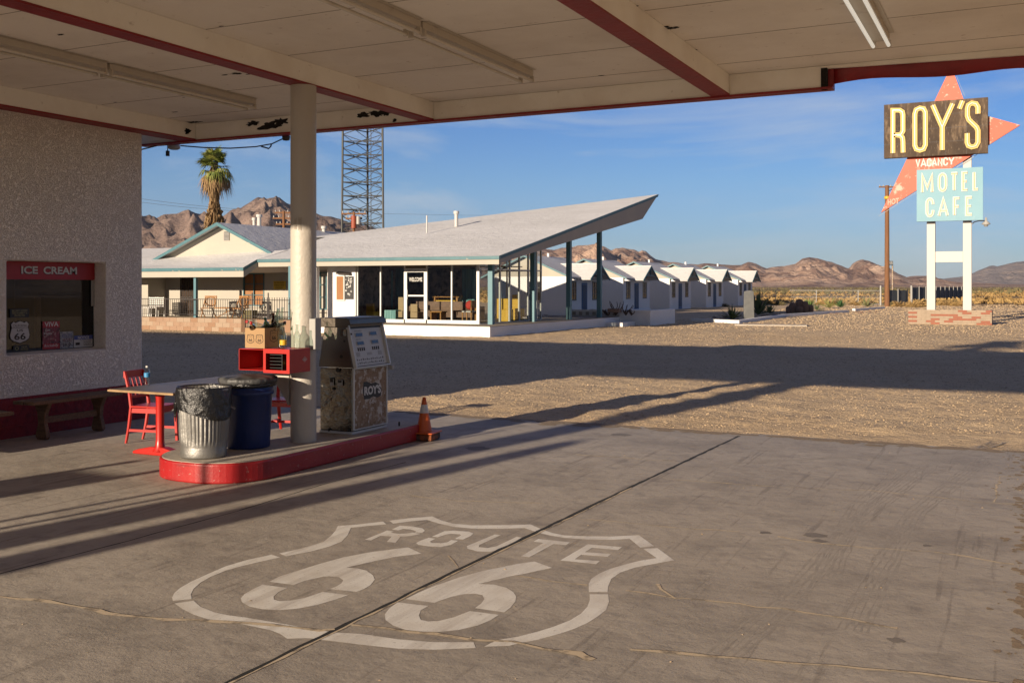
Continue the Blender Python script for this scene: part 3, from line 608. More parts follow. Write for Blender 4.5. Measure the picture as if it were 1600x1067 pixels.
# stickers and signs in the window
def wy(px,x=None): return PX(px,447,GX)[1]
def wz(px,py): return PX(px,py,GX)[2]
def shield2(s=1):
    pts=[]; half=[(0,1),(.16,.965),(.3,.92),(.44,.985),(.60,.86),(.54,.72),(.60,.55),(.66,.36),(.60,.2),(.40,.1),(.18,.05),(0,0)]
    for a,b in half: pts.append((a,b))
    for a,b in half[-2:0:-1]: pts.append((-a,b))
    return [(a*.78*s,b*s) for a,b in pts]
t=thing('shield_sticker','white California US 66 shield stuck inside the ice cream window','sticker',(GX,wy(31),wz(31,537)))
c_=wy(31); z0=wz(31,537); hh=wz(31,501)-z0
m=MB(); m.poly([(GX+.0015,c_+a,z0+b) for a,b in shield2(hh)]); m.build('rim',M_ink,t)
m=MB(); m.poly([(GX+.0025,c_+a*.93,z0+.01+b*.94) for a,b in shield2(hh)]); m.build('shield',M_signpost,t)
m=MB(); text(m,'CALIFORNIA',(GX+.0035,c_-.10,z0+hh*.73),(0,1,0),(0,0,1),.2,hh*.11); text(m,'US',(GX+.0035,c_-.045,z0+hh*.53),(0,1,0),(0,0,1),.09,hh*.1,off=.02); text(m,'66',(GX+.0035,c_-.085,z0+hh*.17),(0,1,0),(0,0,1),.17,hh*.29,off=.02)
m.box(GX+.003,GX+.0034,c_-.13,c_+.13,z0+hh*.68,z0+hh*.695)
m.build('print',M_ink,t)
def plaque(name,lab,cat,pa,pb,mt,parts,tilt=0):
    (ax,ay),(bx,by)=pa,pb; y0,y1=wy(ax),wy(bx); xm=(ax+bx)/2; z1,z0=wz(xm,ay),max(wz(xm,by),wz0+.03)
    t=thing(name,lab,cat,(GX+.01,(y0+y1)/2,z0)); m=MB(); m.box(GX+.004,GX+.009,y0,y1,z0,z1); b=m.build('board',mt,t)
    for (s,u0,v0,u1,v1,mm,kw) in parts:
        m=MB()
        if s: text(m,s,(GX+.0115,y0+u0*(y1-y0),z0+v0*(z1-z0)),(0,1,0),(0,0,1),(u1-u0)*(y1-y0),(v1-v0)*(z1-z0),**kw)
        else: m.box(GX+.0092,GX+.0105,y0+u0*(y1-y0),y0+u1*(y1-y0),z0+v0*(z1-z0),z0+v1*(z1-z0))
        m.build('lettering' if s else 'band',mm,b)
plaque('window_notice','small black notice with yellow lines above the shield sticker','notice',(15,482.5),(44.5,496),M_black,[('SECURITY SYSTEM\nTHIS PROPERTY IS\nPROTECTED',.1,.12,.9,.88,M_gold2,{})])
plaque('window_notice','small black notice with yellow lines below the shield sticker','notice',(20,539.5),(44.5,551),M_black,[('WARNING\nVIDEO IN USE',.45,.15,.92,.85,M_gold2,{}),('O',.1,.2,.34,.8,M_gold2,{})])
plaque('poster','tall red VIVA Las Vegas poster leaning in the window','poster',(66,502),(92.5,552),M_poster,[('',.0,.78,1,1,M_signred,{}),('VIVA',.1,.81,.92,.98,M_offw,{'off':.02}),('Las\nVegas',.05,.5,.55,.75,M_offw,{'shear':.3}),('',.0,.0,1,.2,M_signred,{}),('Rockabilly',.08,.06,.92,.18,M_offw,{'shear':.3})])
plaque('poster','grey printed card between the red poster and the blue notice','poster',(93.5,518),(114,551.5),M_poster2,[('ROUTE',.1,.62,.9,.85,M_noticeb,{'shear':.3}),('ROAD',.2,.38,.9,.58,M_poster,{'shear':.3}),('TRIP',.12,.1,.8,.3,M_ink,{})])
plaque('notice_sign','white security notice with blue NOTICE heading in the window corner','sign',(115,524),(144,548.5),M_signpost,[('',.0,.66,1,1,M_noticeb,{}),('NOTICE',.2,.7,.8,.94,M_offw,{'off':.02}),('THIS AREA IS UNDER',.3,.54,.95,.62,M_ink,{}),('24 HOUR',.5,.36,.9,.5,M_ink,{}),('VIDEO',.5,.14,.95,.3,M_ink,{}),('',.08,.2,.3,.42,M_ink,{})])
# flood lamp and cable at the corner
t=thing('flood_lamp','round grey lamp with cable hanging at the canopy corner','lamp',PD(272,222,15.5))
p=Vector(PD(272,222,15.5)); 
p=Vector(PY(272,226,11.85)); 
m=MB(); m.lathe([(0,p.z+.05),(.05,p.z+.05),(.085,p.z),(.095,p.z-.06),(.06,p.z-.08),(0,p.z-.08)],p.x,p.y,20); m.build('lamp_shade',M_grayp,t)
m=MB(); m.tube([p+Vector((0,0,.05)),(p.x,p.y-.05,ZB+.02)],.015,8); q=Vector(PY(262,236,11.85)); m.tube([p+Vector((-.08,0,.02)),(q.x,q.y,q.z+.1),q],.008,6); m.tube([q,q-Vector((0,0,.08))],.03,10); m.build('socket',M_iron,t)
m=MB(); pts=[PD(a,b,15.6+(a-223)*.01) for a,b in ((150,250),(190,242),(223,233.5),(245,228),(262,226))]; m.tube(pts,.010,6)
pts=[PD(a,b,15.5+(a-280)*.008) for a,b in ((282,228),(320,231),(360,232),(400,229.5),(425,225),(440,218),(452,212))]; m.tube(pts,.010,6)
m.tube([PD(a,b,16.4) for a,b in ((408,229),(420,232.5),(423,229),(424,226))],.012,6)
o=m.build('service_cable',M_iron); props(o,'black overhead cable sagging from the canopy corner','cable')
t=thing('bulb_socket','small dark lamp socket at the column top edge','lamp',PY(447,214,11.8)); p=Vector(PY(447,214,11.8))
m=MB(); m.lathe([(0,p.z+.06),(.04,p.z+.05),(.06,p.z),(.05,p.z-.05),(0,p.z-.06)],p.x,p.y,14); m.tube([p,p+Vector((0,-.08,.1))],.02,8); m.build('socket',M_iron,t)
# ================= island and things on it =================
def rrect(x0,x1,y0,y1,r0,r1,n=14):
    P=[]
    for (cx,cy,a0,r) in ((x1-r0,y0+r0,-90,r0),(x1-r1,y1-r1,0,r1),(x0+r1,y1-r1,90,r1),(x0+r0,y0+r0,180,r0)):
        for i in range(n+1):
            a=R(a0+90*i/n); P.append((cx+r*math.cos(a),cy+r*math.sin(a)))
    return P
isl=thing('pump_island','long concrete pump island with a worn red kerb','kerb',(-7.2,9.2,0))
P=rrect(-7.85,-6.58,7.42,10.95,.55,.12)
m=MB(); m.prism([(x,y,0) for x,y in P],(0,0,.196)); m.build('red_kerb',M_red,isl,bevel=.02,seg=3)
P2=rrect(-7.83,-6.60,7.44,10.93,.54,.11)
m=MB(); m.prism([(x,y,.19) for x,y in P2],(0,0,.011)); m.build('concrete_top',M_conc,isl)
IZ=.2
# --- red service boxes on the column
sb=thing('service_box','red steel towel boxes bracketed to the canopy column','box',(-7,8.75,1))
def openbox(x0,x1,y0,y1,z0,z1,t,name):
    m=MB(); m.box(x0,x1,y0,y1,z0,z0+t); m.box(x0,x1,y0,y1,z1-t,z1); m.box(x0,x0+t,y0,y1,z0+t,z1-t); m.box(x1-t,x1,y0,y1,z0+t,z1-t); m.box(x0+t,x1-t,y1-t,y1,z0+t,z1-t)
    return m.build(name,M_redchair,sb,bevel=.003)
z0,z1=.995,1.235
a=PY(373,545,8.56)[0]; b=PY(414,545,8.56)[0]; c=PY(417,545,8.56)[0]; d=-6.80
bl=openbox(a,b,8.56,8.95,z0,z1-.01,.008,'left_box'); br=openbox(c,d,8.52,8.86,z0-.01,z1,.012,'right_box')
m=MB(); m.box(c-.004,d+.004,8.505,8.519,z1-.045,z1+.002); m.box(c-.004,d+.004,8.505,8.519,z0-.012,z0+.02); m.box(c-.004,c+.03,8.505,8.519,z0+.02,z1-.045); m.box(d-.035,d+.004,8.505,8.519,z0+.02,z1-.045); m.build('front_frame',M_redchair,br)
m=MB()
for k in range(5): m.box(c+.04,c+.21,8.56,8.8,z0+.035+k*.035,z0+.041+k*.035)
m.box(c+.215,c+.222,8.54,8.83,z0+.01,z1-.02); m.build('shelves',M_black,br)
m=MB(); m.bar((c+.24,8.6,z0+.09),(d-.04,8.75,z0+.04),.03,.02); m.build('yellow_rag',M_label,br)
m=MB(); y_=8.76; zz=1.12
m.poly([(d+.0045,y_-.042,zz),(d+.0045,y_,zz-.03),(d+.0045,y_+.042,zz),(d+.0045,y_,zz+.03)]); dm=m.build('diamond_badge',M_offw,br)
m=MB(); m.poly([(d+.006,y_-.034,zz),(d+.006,y_,zz-.024),(d+.006,y_+.034,zz),(d+.006,y_,zz+.024)]); m.build('badge_field',M_redchair,dm)
m=MB(); text(m,'6',(d+.007,y_-.024,zz-.012),(0,1,0),(0,0,1),.048,.024,off=.02); m.build('badge_print',M_offw,dm)
# bracket (curved gusset)
m=MB(); xb=-7.14; P=[(xb-.24,8.9,z0-.012)]
for i in range(9):
    a_=R(90-90*i/8); P.append((xb-.24+.02+.16*(1-math.cos(R(90*i/8)))*0+ .20*(i/8)**1.6,8.9,z0-.03-.32*(i/8)**.7*(.45+.55*i/8)))
P+=[(xb+.0,8.9,z0-.40),(xb+.02,8.9,z0-.38),(xb+.02,8.9,z0-.012)]
m.prism(P,(0,.10,0)); m.build('bracket',M_colw,sb,bevel=.004)
# cardboard box with bottles
cb=thing('cardboard_box','open brown cardboard box printed with 66 shields, full of bottles','box',(-7.29,8.7,z1))
bx0,bx1,by0,by1=PY(383,540,8.53)[0],PY(413.5,540,8.53)[0],8.53,8.86
zc0=z1+.003; zc1=zc0+.215; t_=.004
m=MB(); m.box(bx0,bx1,by0,by1,zc0,zc0+t_); m.box(bx0,bx1,by0,by0+t_,zc0+t_,zc1); m.box(bx0,bx1,by1-t_,by1,zc0+t_,zc1); m.box(bx0,bx0+t_,by0+t_,by1-t_,zc0+t_,zc1); m.box(bx1-t_,bx1,by0+t_,by1-t_,zc0+t_,zc1); m.build('carton',M_card,cb)
def shield_print(parent,o,r,u,s):
    o,r,u=Vector(o),Vector(r),Vector(u); m=MB(); n=r.cross(u)
    sh=shield2(s); L_,R_=ribbon2(sh,.006,True); k=len(sh)
    m.add([o+r*p.x+u*p.y for p in L_]+[o+r*p.x+u*p.y for p in R_],[(i,(i+1)%k,k+(i+1)%k,k+i) for i in range(k)])
    text(m,'66',o-r*s*.25+u*s*.2,r,u,s*.5,s*.34,off=.02); text(m,'ROUTE',o-r*s*.26+u*s*.7,r,u,s*.52,s*.1); m.build('shield_print',M_ink,parent)
w_=bx1-bx0
for k in (.28,.74): shield_print(cb,(bx0+w_*k,by0-.0012,zc0+.05),(1,0,0),(0,0,1),.095)
shield_print(cb,(bx1+.0012,by0+.15,zc0+.06),(0,1,0),(0,0,1),.13)
BP=[(.0,0),(.031,0),(.034,.01),(.034,.11),(.030,.145),(.016,.18),(.013,.235),(.016,.238),(.015,.25),(.0,.25)]
def bottle(x,y,z,mt,label,s=1.0,tilt=None,lab=None,capm=None,name='glass_bottle',group=None,prof=BP):
    t=thing(name,label,'bottle',(x,y,z),group=group)
    m=MB(); m.lathe([(r*s,h*s) for r,h in prof],0,0,16); b=m.build('glass',mt,t,world=False)
    if lab: m=MB(); m.lathe([(.0348*s,.04*s),(.0348*s,.09*s)],0,0,16); m.build('label',lab,t,world=False)
    if capm: m=MB(); m.lathe([(0,.262*s),(.016*s,.262*s),(.017*s,.238*s)],0,0,12); m.build('cap',capm,t,world=False)
    if tilt: t.rotation_euler=tilt
    return t
i_=0
for fx,fy,mt,tl,cp in ((.15,.2,M_gbrown,(1.2,.3,.5),M_red),(.3,.5,M_ggreen,(1.3,.2,1.4),None),(.5,.25,M_gclear,(.9,.5,2.2),None),(.62,.6,M_gbrown,(1.25,0,3),None),(.8,.3,M_ggreen,(1.0,-.4,4.2),None),(.42,.8,M_gclear,(1.2,.2,5.1),M_red),(.78,.8,M_gbrown,(.7,.3,.2),None),(.9,.55,M_gclear,(.35,.1,1),None),(.95,.8,M_gclear,(.2,-.1,2),None),(.2,.75,M_ggreen,(1.3,.1,2.4),None),(.6,.85,M_gclear,(.5,.2,3),None)):
    bottle(bx0+w_*fx,by0+.03+(by1-by0-.06)*fy,zc1-.03,mt,'empty glass bottle lying among others in the open cardboard box',1,tl,None,cp,group='bottles heaped in the cardboard box')
bottle(-6.93,8.57,z1+.002,M_gclear,'tall clear bottle with yellow label on the red box corner',1.05,None,M_label)
bottle(-6.93,8.80,z1+.002,M_gclear,'empty clear bottle standing against the white column',1.0)
bottle(-7.08,8.72,z1+.002,M_gclear,'clear bottle standing between the carton and the column',1.05)
# --- trash cans
def slim(m): m.v=[(tx+(a-tx)*.93,ty_+(b-ty_)*.93,c) for a,b,c in m.v]
tx,ty_=-7.27,7.76
tr=thing('trash_can','dented galvanised trash can lined with a black bag','trash can',(tx,ty_,IZ+.003))
def fl(r,z,a):
    k=1 if .14<z-IZ<.58 else 0
    return r+k*.0065*(1 if math.sin(a*40)>0 else -1)*min(1,(z-IZ-.14)/.03,(.60-(z-IZ))/.03) + .004*math.sin(a*3+z*9)
m=MB(); pr=[(0,IZ+.004),(.235,IZ+.004),(.243,IZ+.02),(.240,IZ+.04),(.245,IZ+.055),(.24,IZ+.07),(.245,IZ+.09),(.241,IZ+.105),(.243,IZ+.12)]+[(.244+.028*i/10,IZ+.14+.46*i/10) for i in range(11)]+[(.274,IZ+.66),(.28,IZ+.675),(.274,IZ+.69),(.264,IZ+.68),(.25,IZ+.3),(0,IZ+.3)]
m.lathe(pr,tx,ty_,180,True,fl); slim(m); m.build('can_body',M_galv,tr)
# bag: crumpled skirt
m=MB(); n=120; rows=18; vs=[];fs=[]
for i in range(rows+1):
    t=i/rows
    for k in range(n):
        a=2*math.pi*k/n; front=math.cos(a-R(-100))   # longer at right/front
        drop=.15+.12*(.5+.5*math.cos(a-R(-20)))+.06*(.5+.5*math.cos(2*a))
        z=IZ+.70-t*drop
        crk=.011*noise.noise(Vector((a*2.6+z*7,z*9,1)))+.006*noise.noise(Vector((a*7+z*16,z*8,4)))+.012*math.exp(-((a-4.1)/.12)**2)*t
        r=.283+.008*t*(1-t)*4+crk
        vs.append((tx+r*math.cos(a),ty_+r*math.sin(a),z))
for i in range(rows):
    for k in range(n): fs.append((i*n+k,i*n+(k+1)%n,(i+1)*n+(k+1)%n,(i+1)*n+k))
b0=len(vs)
for j_ in range(6):
    t=j_/5
    for k in range(n):
        a=2*math.pi*k/n; r=.283-.05*t+.008*noise.noise(Vector((a*6,t*3,7))); vs.append((tx+r*math.cos(a),ty_+r*math.sin(a),IZ+.70-.18*t**1.5+.006*math.sin(t*6)))
for j_ in range(5):
    for k in range(n): fs.append((b0+j_*n+k,b0+(j_+1)*n+k,b0+(j_+1)*n+(k+1)%n,b0+j_*n+(k+1)%n))
m.add(vs,fs,True)
a0=R(-128); 
for q in range(5):
    aa=a0+q*.03; m.tube([(tx+.29*math.cos(aa),ty_+.29*math.sin(aa),IZ+.55),(tx+.30*math.cos(aa+.03),ty_+.30*math.sin(aa+.03),IZ+.46),(tx+.292*math.cos(aa-.05),ty_+.292*math.sin(aa-.05),IZ+.36+.03*q)],[.025,.012,.004],6)
slim(m); m.build('bin_bag',M_bag,tr)
for sgn in (R(40),R(220)):
    m=MB(); c0,s0=math.cos(sgn),math.sin(sgn); m.tube([(tx+.27*c0-.06*s0,ty_+.27*s0+.06*c0,IZ+.5),(tx+.32*c0-.05*s0,ty_+.32*s0+.05*c0,IZ+.47),(tx+.32*c0+.05*s0,ty_+.32*s0-.05*c0,IZ+.47),(tx+.27*c0+.06*s0,ty_+.27*s0-.06*c0,IZ+.5)],.007,6); slim(m); m.build('handle',M_galv,tr)
bx,by=-7.27,8.42
bc=thing('trash_barrel','scuffed blue plastic trash barrel with a grey lid','trash can',(bx,by,IZ+.003))
m=MB(); m.lathe([(0,IZ+.005),(.215,IZ+.005),(.222,IZ+.02),(.245,IZ+.56),(.262,IZ+.565),(.262,IZ+.60),(.250,IZ+.605),(.262,IZ+.70),(.27,IZ+.71),(0,IZ+.71)],bx,by,56); m.build('barrel',M_blue,bc)
m=MB(); pts=[(0,.775),(.14,.773),(.24,.765),(.275,.758),(.30,.748),(.306,.725),(.30,.70),(.282,.685),(.276,.70)]
m.lathe([(r,IZ+z-.01) for r,z in pts],bx,by,72,True,lambda r,z,a:r+(.006*math.sin(a*7)+.004*math.sin(a*23) if r>.27 else 0)); m.build('lid',M_lid,bc)
m=MB(); m.lathe([(.263+.004,IZ+.70),(.285,IZ+.69),(.288,IZ+.665),(.276,IZ+.645),(.262,IZ+.66)],bx,by,90,True,lambda r,z,a:r+.006*noise.noise(Vector((a*8,z*20,0)))); m.build('bag_rim',M_bag,bc)
# --- gas pump
px0,px1,py0,py1=-7.25,-6.80,9.63,10.34
gp=thing('gas_pump','old dented steel gas pump with rusty lower panel','gas pump',((px0+px1)/2,(py0+py1)/2,IZ))
zL,zM,zT=IZ+.02,.965,1.50
m=MB(); m.box(px0-.005,px1+.005,py0-.005,py1+.005,IZ+.003,IZ+.03); m.build('base_skirt',M_alu,gp)
m=MB(); m.box(px0,px1,py0,py1,IZ+.031,zM-.012)
# dented front sheet
lower=m.build('lower_cabinet',M_steeld,gp,bevel=.012)
m=MB(); nx,nz=24,40; vs=[];fs=[]
for i in range(nz+1):
    for k in range(nx+1):
        u=k/nx;v=i/nz; dd=.003+.010*math.sin(math.pi*u)*math.sin(math.pi*v)*(noise.noise(Vector((u*3,v*5,3)))+.4*noise.noise(Vector((u*7,v*9,8))))
        vs.append((px0+.012+u*(px1-px0-.024),py0-.002-dd,IZ+.05+v*(zM-IZ-.09)))
for i in range(nz):
    for k in range(nx): a=i*(nx+1)+k; fs.append((a,a+1,a+nx+2,a+nx+1))
m.add(vs,fs,True); m.build('front_sheet',M_steeld,gp,label='dented steel end sheet')
m=MB(); 
def disc(mb,x,y,z,r,n=16,ax='y',s=1):
    if ax=='y': mb.tube([(x,y+.004,z),(x,y,z)],r,n)
def fx(px,py): return PY(px,py,py0-.012)
for (a_,b_,r) in ((521,607,.016),(514,671,.02),(545,672,.018),(528,578,.028)):
    x,y,z=fx(a_,b_); disc(m,x,y-.004,z,r)
m.build('bolt_holes',M_black,gp)
m=MB(); x,y,z=fx(519,597); m.box(x-.03,x+.03,y-.012,y-.004,z-.04,z+.04); x,y,z=fx(532,598); m.box(x-.035,x+.035,y-.014,y-.004,z-.035,z+.035); m.build('latch_plate',M_grayp,gp,bevel=.004)
m=MB(); x,y,z=fx(519,594); m.box(x-.02,x+.02,y-.018,y-.0125,z-.02,z+.03); x,y,z=fx(532,596); m.box(x-.025,x+.025,y-.018,y-.0145,z-.012,z+.012); m.build('latch_hole',M_black,gp)
# rusty side panel
m=MB(); m.box(px1+.001,px1+.014,py0+.03,py1-.03,IZ+.06,zM-.03); rp=m.build('side_panel',M_rust,gp,bevel=.004,label='rusty flaking side panel')
m=MB(); P=[]; 
def sd(px,py): return PX(px,py,px1+.016)
for (a_,b_) in ((568,597),(573,596),(580,599),(587,597),(594,601),(596,608),(595,618),(590,621),(583,619),(577,623),(569,624),(567,612)): P.append(sd(a_,b_))
m.poly(P); m.build('black_patch',M_black,rp)
m=MB(); o_=Vector(sd(569,618)); e_=Vector(sd(595,617)); text(m,"ROY'S",(px1+.018,o_.y,o_.z),(0,1,0),(0,0,1),e_.y-o_.y,.105,off=.045)
text(m,"66",(px1+.018,sd(577,631)[1],sd(577,631)[2]),(0,1,0),(0,0,1),.10,.05); m.build('lettering',M_offw,rp)
m=MB(); 
for z in (IZ+.045,zM-.025): m.box(px1+.001,px1+.02,py0+.006,py1-.006,z,z+.014)
for y in (py0+.006,py1-.026): m.box(px1+.001,px1+.02,y,y+.02,IZ+.06,zM-.026)
m.build('panel_trim',M_alu,gp)
# upper head: tapers upward
ins=.075; hx=.075
def head(z): # returns inset fraction
    t=(z-zM)/(zT-zM); return t
v=[(px0-.012,py0-.012,zM),(px1+.02,py0-.012,zM),(px1+.02,py1+.012,zM),(px0-.012,py1+.012,zM),
   (px0+.055,py0+.012,zT-.05),(px1-.095,py0+.012,zT-.05),(px1-.095,py1-.012,zT-.05),(px0+.055,py1-.012,zT-.05)]
m=MB(); m.add(v,[(0,3,2,1),(4,5,6,7),(0,1,5,4),(1,2,6,5),(2,3,7,6),(3,0,4,7)]); m.build('head',M_steel,gp,bevel=.008)
m=MB(); m.box(px0+.01,px1-.055,py0-.02,py1+.02,zT-.075,zT+.035); hd=m.build('cap',M_steel,gp,bevel=.006)
# visor over the face
A0=Vector((px1+.02,0,zM)); A1=Vector((px1-.095,0,zT-.05)); sl_=(A1-A0); nn=Vector((sl_.z,0,-sl_.x)).normalized()
def facept(u,v,d=0): # u along Y 0..1, v up 0..1
    p=A0+sl_*v+nn*d; return Vector((p.x,py0+.02+u*(py1-py0-.04),p.z))
m=MB(); m.prism([facept(.0,.02,.004),facept(1,.02,.004),facept(1,.98,.004),facept(0,.98,.004)],nn*.012); fc=m.build('display_face',M_face,gp,bevel=.003)
m=MB()
for u0,u1 in ((-.035,.0),(1.0,1.035)): m.prism([facept(u0,.0,.002),facept(u1,.0,.002),facept(u1,1.06,.002),facept(u0,1.06,.002)],nn*.045)
m.prism([facept(-.035,-.03,.002),facept(1.035,-.03,.002),facept(1.035,.0,.002),facept(-.035,.0,.002)],nn*.04)
m.build('face_frame',M_alu,gp,bevel=.003)
m=MB(); m.prism([facept(-.06,.98,.0),facept(1.06,.98,.0),facept(1.06,1.10,.0),facept(-.06,1.10,.0)],nn*.085); m.build('visor',M_steel,gp,bevel=.005)
m=MB(); m.prism([facept(.02,.90,.017),facept(.98,.90,.017),facept(.98,.975,.017),facept(.02,.975,.017)],nn*.003); m.build('lamp_slot',M_black,fc)
for (u,v_) in ((.16,.70),(.60,.71),(.16,.50),(.60,.51)):
    m=MB(); m.prism([facept(u,v_,.016),facept(u+.22,v_,.016),facept(u+.22,v_+.10,.016),facept(u,v_+.10,.016)],nn*.006); wn=m.build('display_window',M_grayp,fc)
    m=MB(); m.prism([facept(u+.015,v_+.015,.0225),facept(u+.205,v_+.015,.0225),facept(u+.205,v_+.085,.0225),facept(u+.015,v_+.085,.0225)],nn*.001); m.build('display_glass',M_dkglass,wn)
m=MB()
for u in (.16,.22,.28,.34,.60,.66,.72,.78): m.prism([facept(u,.37,.016),facept(u+.035,.37,.016),facept(u+.035,.45,.016),facept(u,.45,.016)],nn*.002)
text(m,'THIS SALE $',facept(.16,.825,.0175),(0,1,0),sl_,.14,.016); text(m,'GALLONS',facept(.16,.63,.0175),(0,1,0),sl_,.1,.014)

for k_,(u_,v_) in enumerate([(u_,v_) for v_ in (.07,.15) for u_ in [.08+.06*q for q in range(14)]]):
    h_=.02+.03*((k_*7)%5)/5; m.prism([facept(u_,v_,.016),facept(u_+.022+.015*((k_*3)%2),v_,.016),facept(u_+.022,v_+h_,.016),facept(u_,v_+h_,.016)],nn*.001)
m.build('printing',M_ink,fc)
m=MB()
for (u,v_,uw,vh) in ((.1,.24,.1,.1),(.42,.26,.14,.06),(.76,.24,.11,.1)): m.prism([facept(u,v_,.0162),facept(u+uw,v_,.0162),facept(u+uw,v_+vh,.0162),facept(u,v_+vh,.0162)],nn*.002)
m.build('stickers',M_grayp,fc)
m=MB()
for (a_,b_,r) in ((538,508,.03),(538,533,.013),(534,557,.02),(548,522,.012)):
    x,y,z=PY(a_,b_,py0+.0); t=(z-zM)/(zT-.05-zM); yy=py0-.012+.024*t; m.tube([(x,yy+.004,z),(x,yy-.004,z)],r,18)
m.build('nozzle_holes',M_black,gp)
m=MB(); x,y,z=PY(538,520,py0); m.tube([(x,y-.004,z-.035),(x,y-.006,z+.04)],.042,18); m.build('nozzle_boot',M_steeld,gp)
m=MB(); m.box(px1+.03,px1+.09,py1-.01,py1+.04,.90,.95); m.build('outlet_box',M_grayp,gp,bevel=.005)
m=MB(); m.tube([(-7.25,9.45,IZ),(-7.25,9.45,IZ+.05)],.01,8); m.tube([(-6.72,10.5,IZ),(-6.72,10.5,IZ+.05)],.012,8)
o=m.build('anchor_bolt',M_iron); props(o,'short rusty anchor bolts sticking up beside the pump','bolt')
# --- cone
x,y,_=G(657,689); x-=.02;y+=.12
cn=thing('traffic_cone','faded orange traffic cone with white collar on a worn block','traffic cone',(x,y,0),rz=R(8))
m=MB(); m.box(-.16,.16,-.15,.15,.004,.085); m.build('block',M_coneb,cn,world=False,bevel=.02)
m=MB(); m.box(-.175,.175,-.165,.165,.087,.105); m.build('base_plate',M_cone,cn,world=False,bevel=.01)
def cr_(z): return .098-.078*(z-.105)/.42
m=MB(); m.lathe([(cr_(z),z) for z in (.105,.2,.335)],0,0,32); m.lathe([(cr_(z),z) for z in (.435,.48,.525)]+[(0,.528)],0,0,32); m.build('cone_body',M_cone,cn,world=False)
m=MB(); m.lathe([(cr_(.335)+.002,.334),(cr_(.436)+.002,.436)],0,0,32); m.build('collar',M_conew,cn,world=False)
# --- table
tb=thing('picnic_table','long wooden table on red pedestal legs','table',(-8.62,9.0,0))
m=MB(); m.box(-9.10,-8.12,8.20,9.95,.722,.745); m.build('table_top',M_edge,tb,bevel=.004)
m=MB(); m.box(-9.085,-8.135,8.215,9.935,.7455,.7495); m.build('laminate',M_tabletop,tb)
m=MB()
for y in (8.50,9.65): m.box(-8.95,-8.27,y-.04,y+.04,.695,.721)
m.build('underframe',M_redchair,tb)
for y in (8.50,9.65):
    m=MB(); m.tube([(-8.61,y,.05),(-8.61,y,.10),(-8.61,y,.18),(-8.61,y,.64),(-8.61,y,.70)],[.085,.055,.045,.045,.06],16)
    P=[(-8.98,.0),(-8.98,.03),(-8.9,.055),(-8.7,.095),(-8.52,.095),(-8.32,.055),(-8.24,.03),(-8.24,.0)]
    m.prism([(a_,y-.055,b_+.003) for a_,b_ in P],(0,.11,0)); m.build('pedestal',M_redchair,tb,bevel=.012)
# water bottle
WP=[(0,0),(.032,0),(.034,.012),(.031,.03),(.034,.05),(.031,.07),(.034,.09),(.034,.15),(.028,.175),(.013,.20),(.013,.212)]
x,y,_=G(226,601.5,.75)
t=thing('water_bottle','clear plastic water bottle with blue label on the table corner','bottle',(max(x,-9.04),y,.75))
m=MB(); m.lathe(WP,0,0,20); m.build('bottle_body',M_water,t,world=False)
m=MB(); m.lathe([(.0345,.095),(.0345,.145)],0,0,20); m.build('label',mat('label_blue',(.05,.3,.6),.5),t,world=False)
m=MB(); m.lathe([(.0145,.205),(.0145,.225),(0,.226)],0,0,14); m.build('cap',M_offw,t,world=False)
# --- chairs
def chair(label,loc,rz):
    t=thing('chair',label,'chair',loc,rz,group='red wooden chairs at the table')
    m=MB(); m.prism([(-.20,-.20,.435),(.20,-.22,.435),(.20,.22,.435),(-.20,.20,.435)],(0,0,.022)); m.build('seat',M_redchair,t,world=False,bevel=.01)
    for s in (-1,1):
        m=MB(); m.tube([(-.27,s*.17,.0),(-.225,s*.175,.2),(-.19,s*.18,.44),(-.215,s*.18,.62),(-.28,s*.18,.86)],[.017,.022,.024,.022,.018],6,sm=False); m.build('rear_leg',M_redchair,t,world=False)
        m=MB(); m.bar((.20,s*.19,.0),(.175,s*.185,.436),.034,.034); m.build('front_leg',M_redchair,t,world=False,bevel=.004)
        m=MB(); m.bar((-.235,s*.176,.16),(.185,s*.187,.16),.016,.03); m.bar((-.2,s*.18,.40),(.18,s*.187,.40),.016,.055); m.build('side_rail',M_redchair,t,world=False)
    m=MB(); m.bar((.18,-.19,.40),(.18,.19,.40),.016,.055); m.bar((-.02,-.18,.16),(-.02,.18,.16),.016,.03); m.build('stretcher',M_redchair,t,world=False)
    m=MB(); m.bar((-.285,-.19,.83),(-.285,.19,.83),.02,.085); m.bar((-.215,-.17,.56),(-.215,.17,.56),.018,.035); m.build('top_rail',M_redchair,t,world=False,bevel=.005)
    for k in range(4): 
        y=-.12+.08*k; m=MB(); m.bar((-.215,y,.57),(-.28,y,.80),.03,.009,up=(1,0,0)); m.build('back_slat',M_redchair,t,world=False)
    return t
chair('red wooden chair pushed in at the wall side of the table',(-9.42,9.2,0),R(12))
chair('red wooden chair half hidden between the blue barrel and the column',(-8.40,10.42,0),R(285))
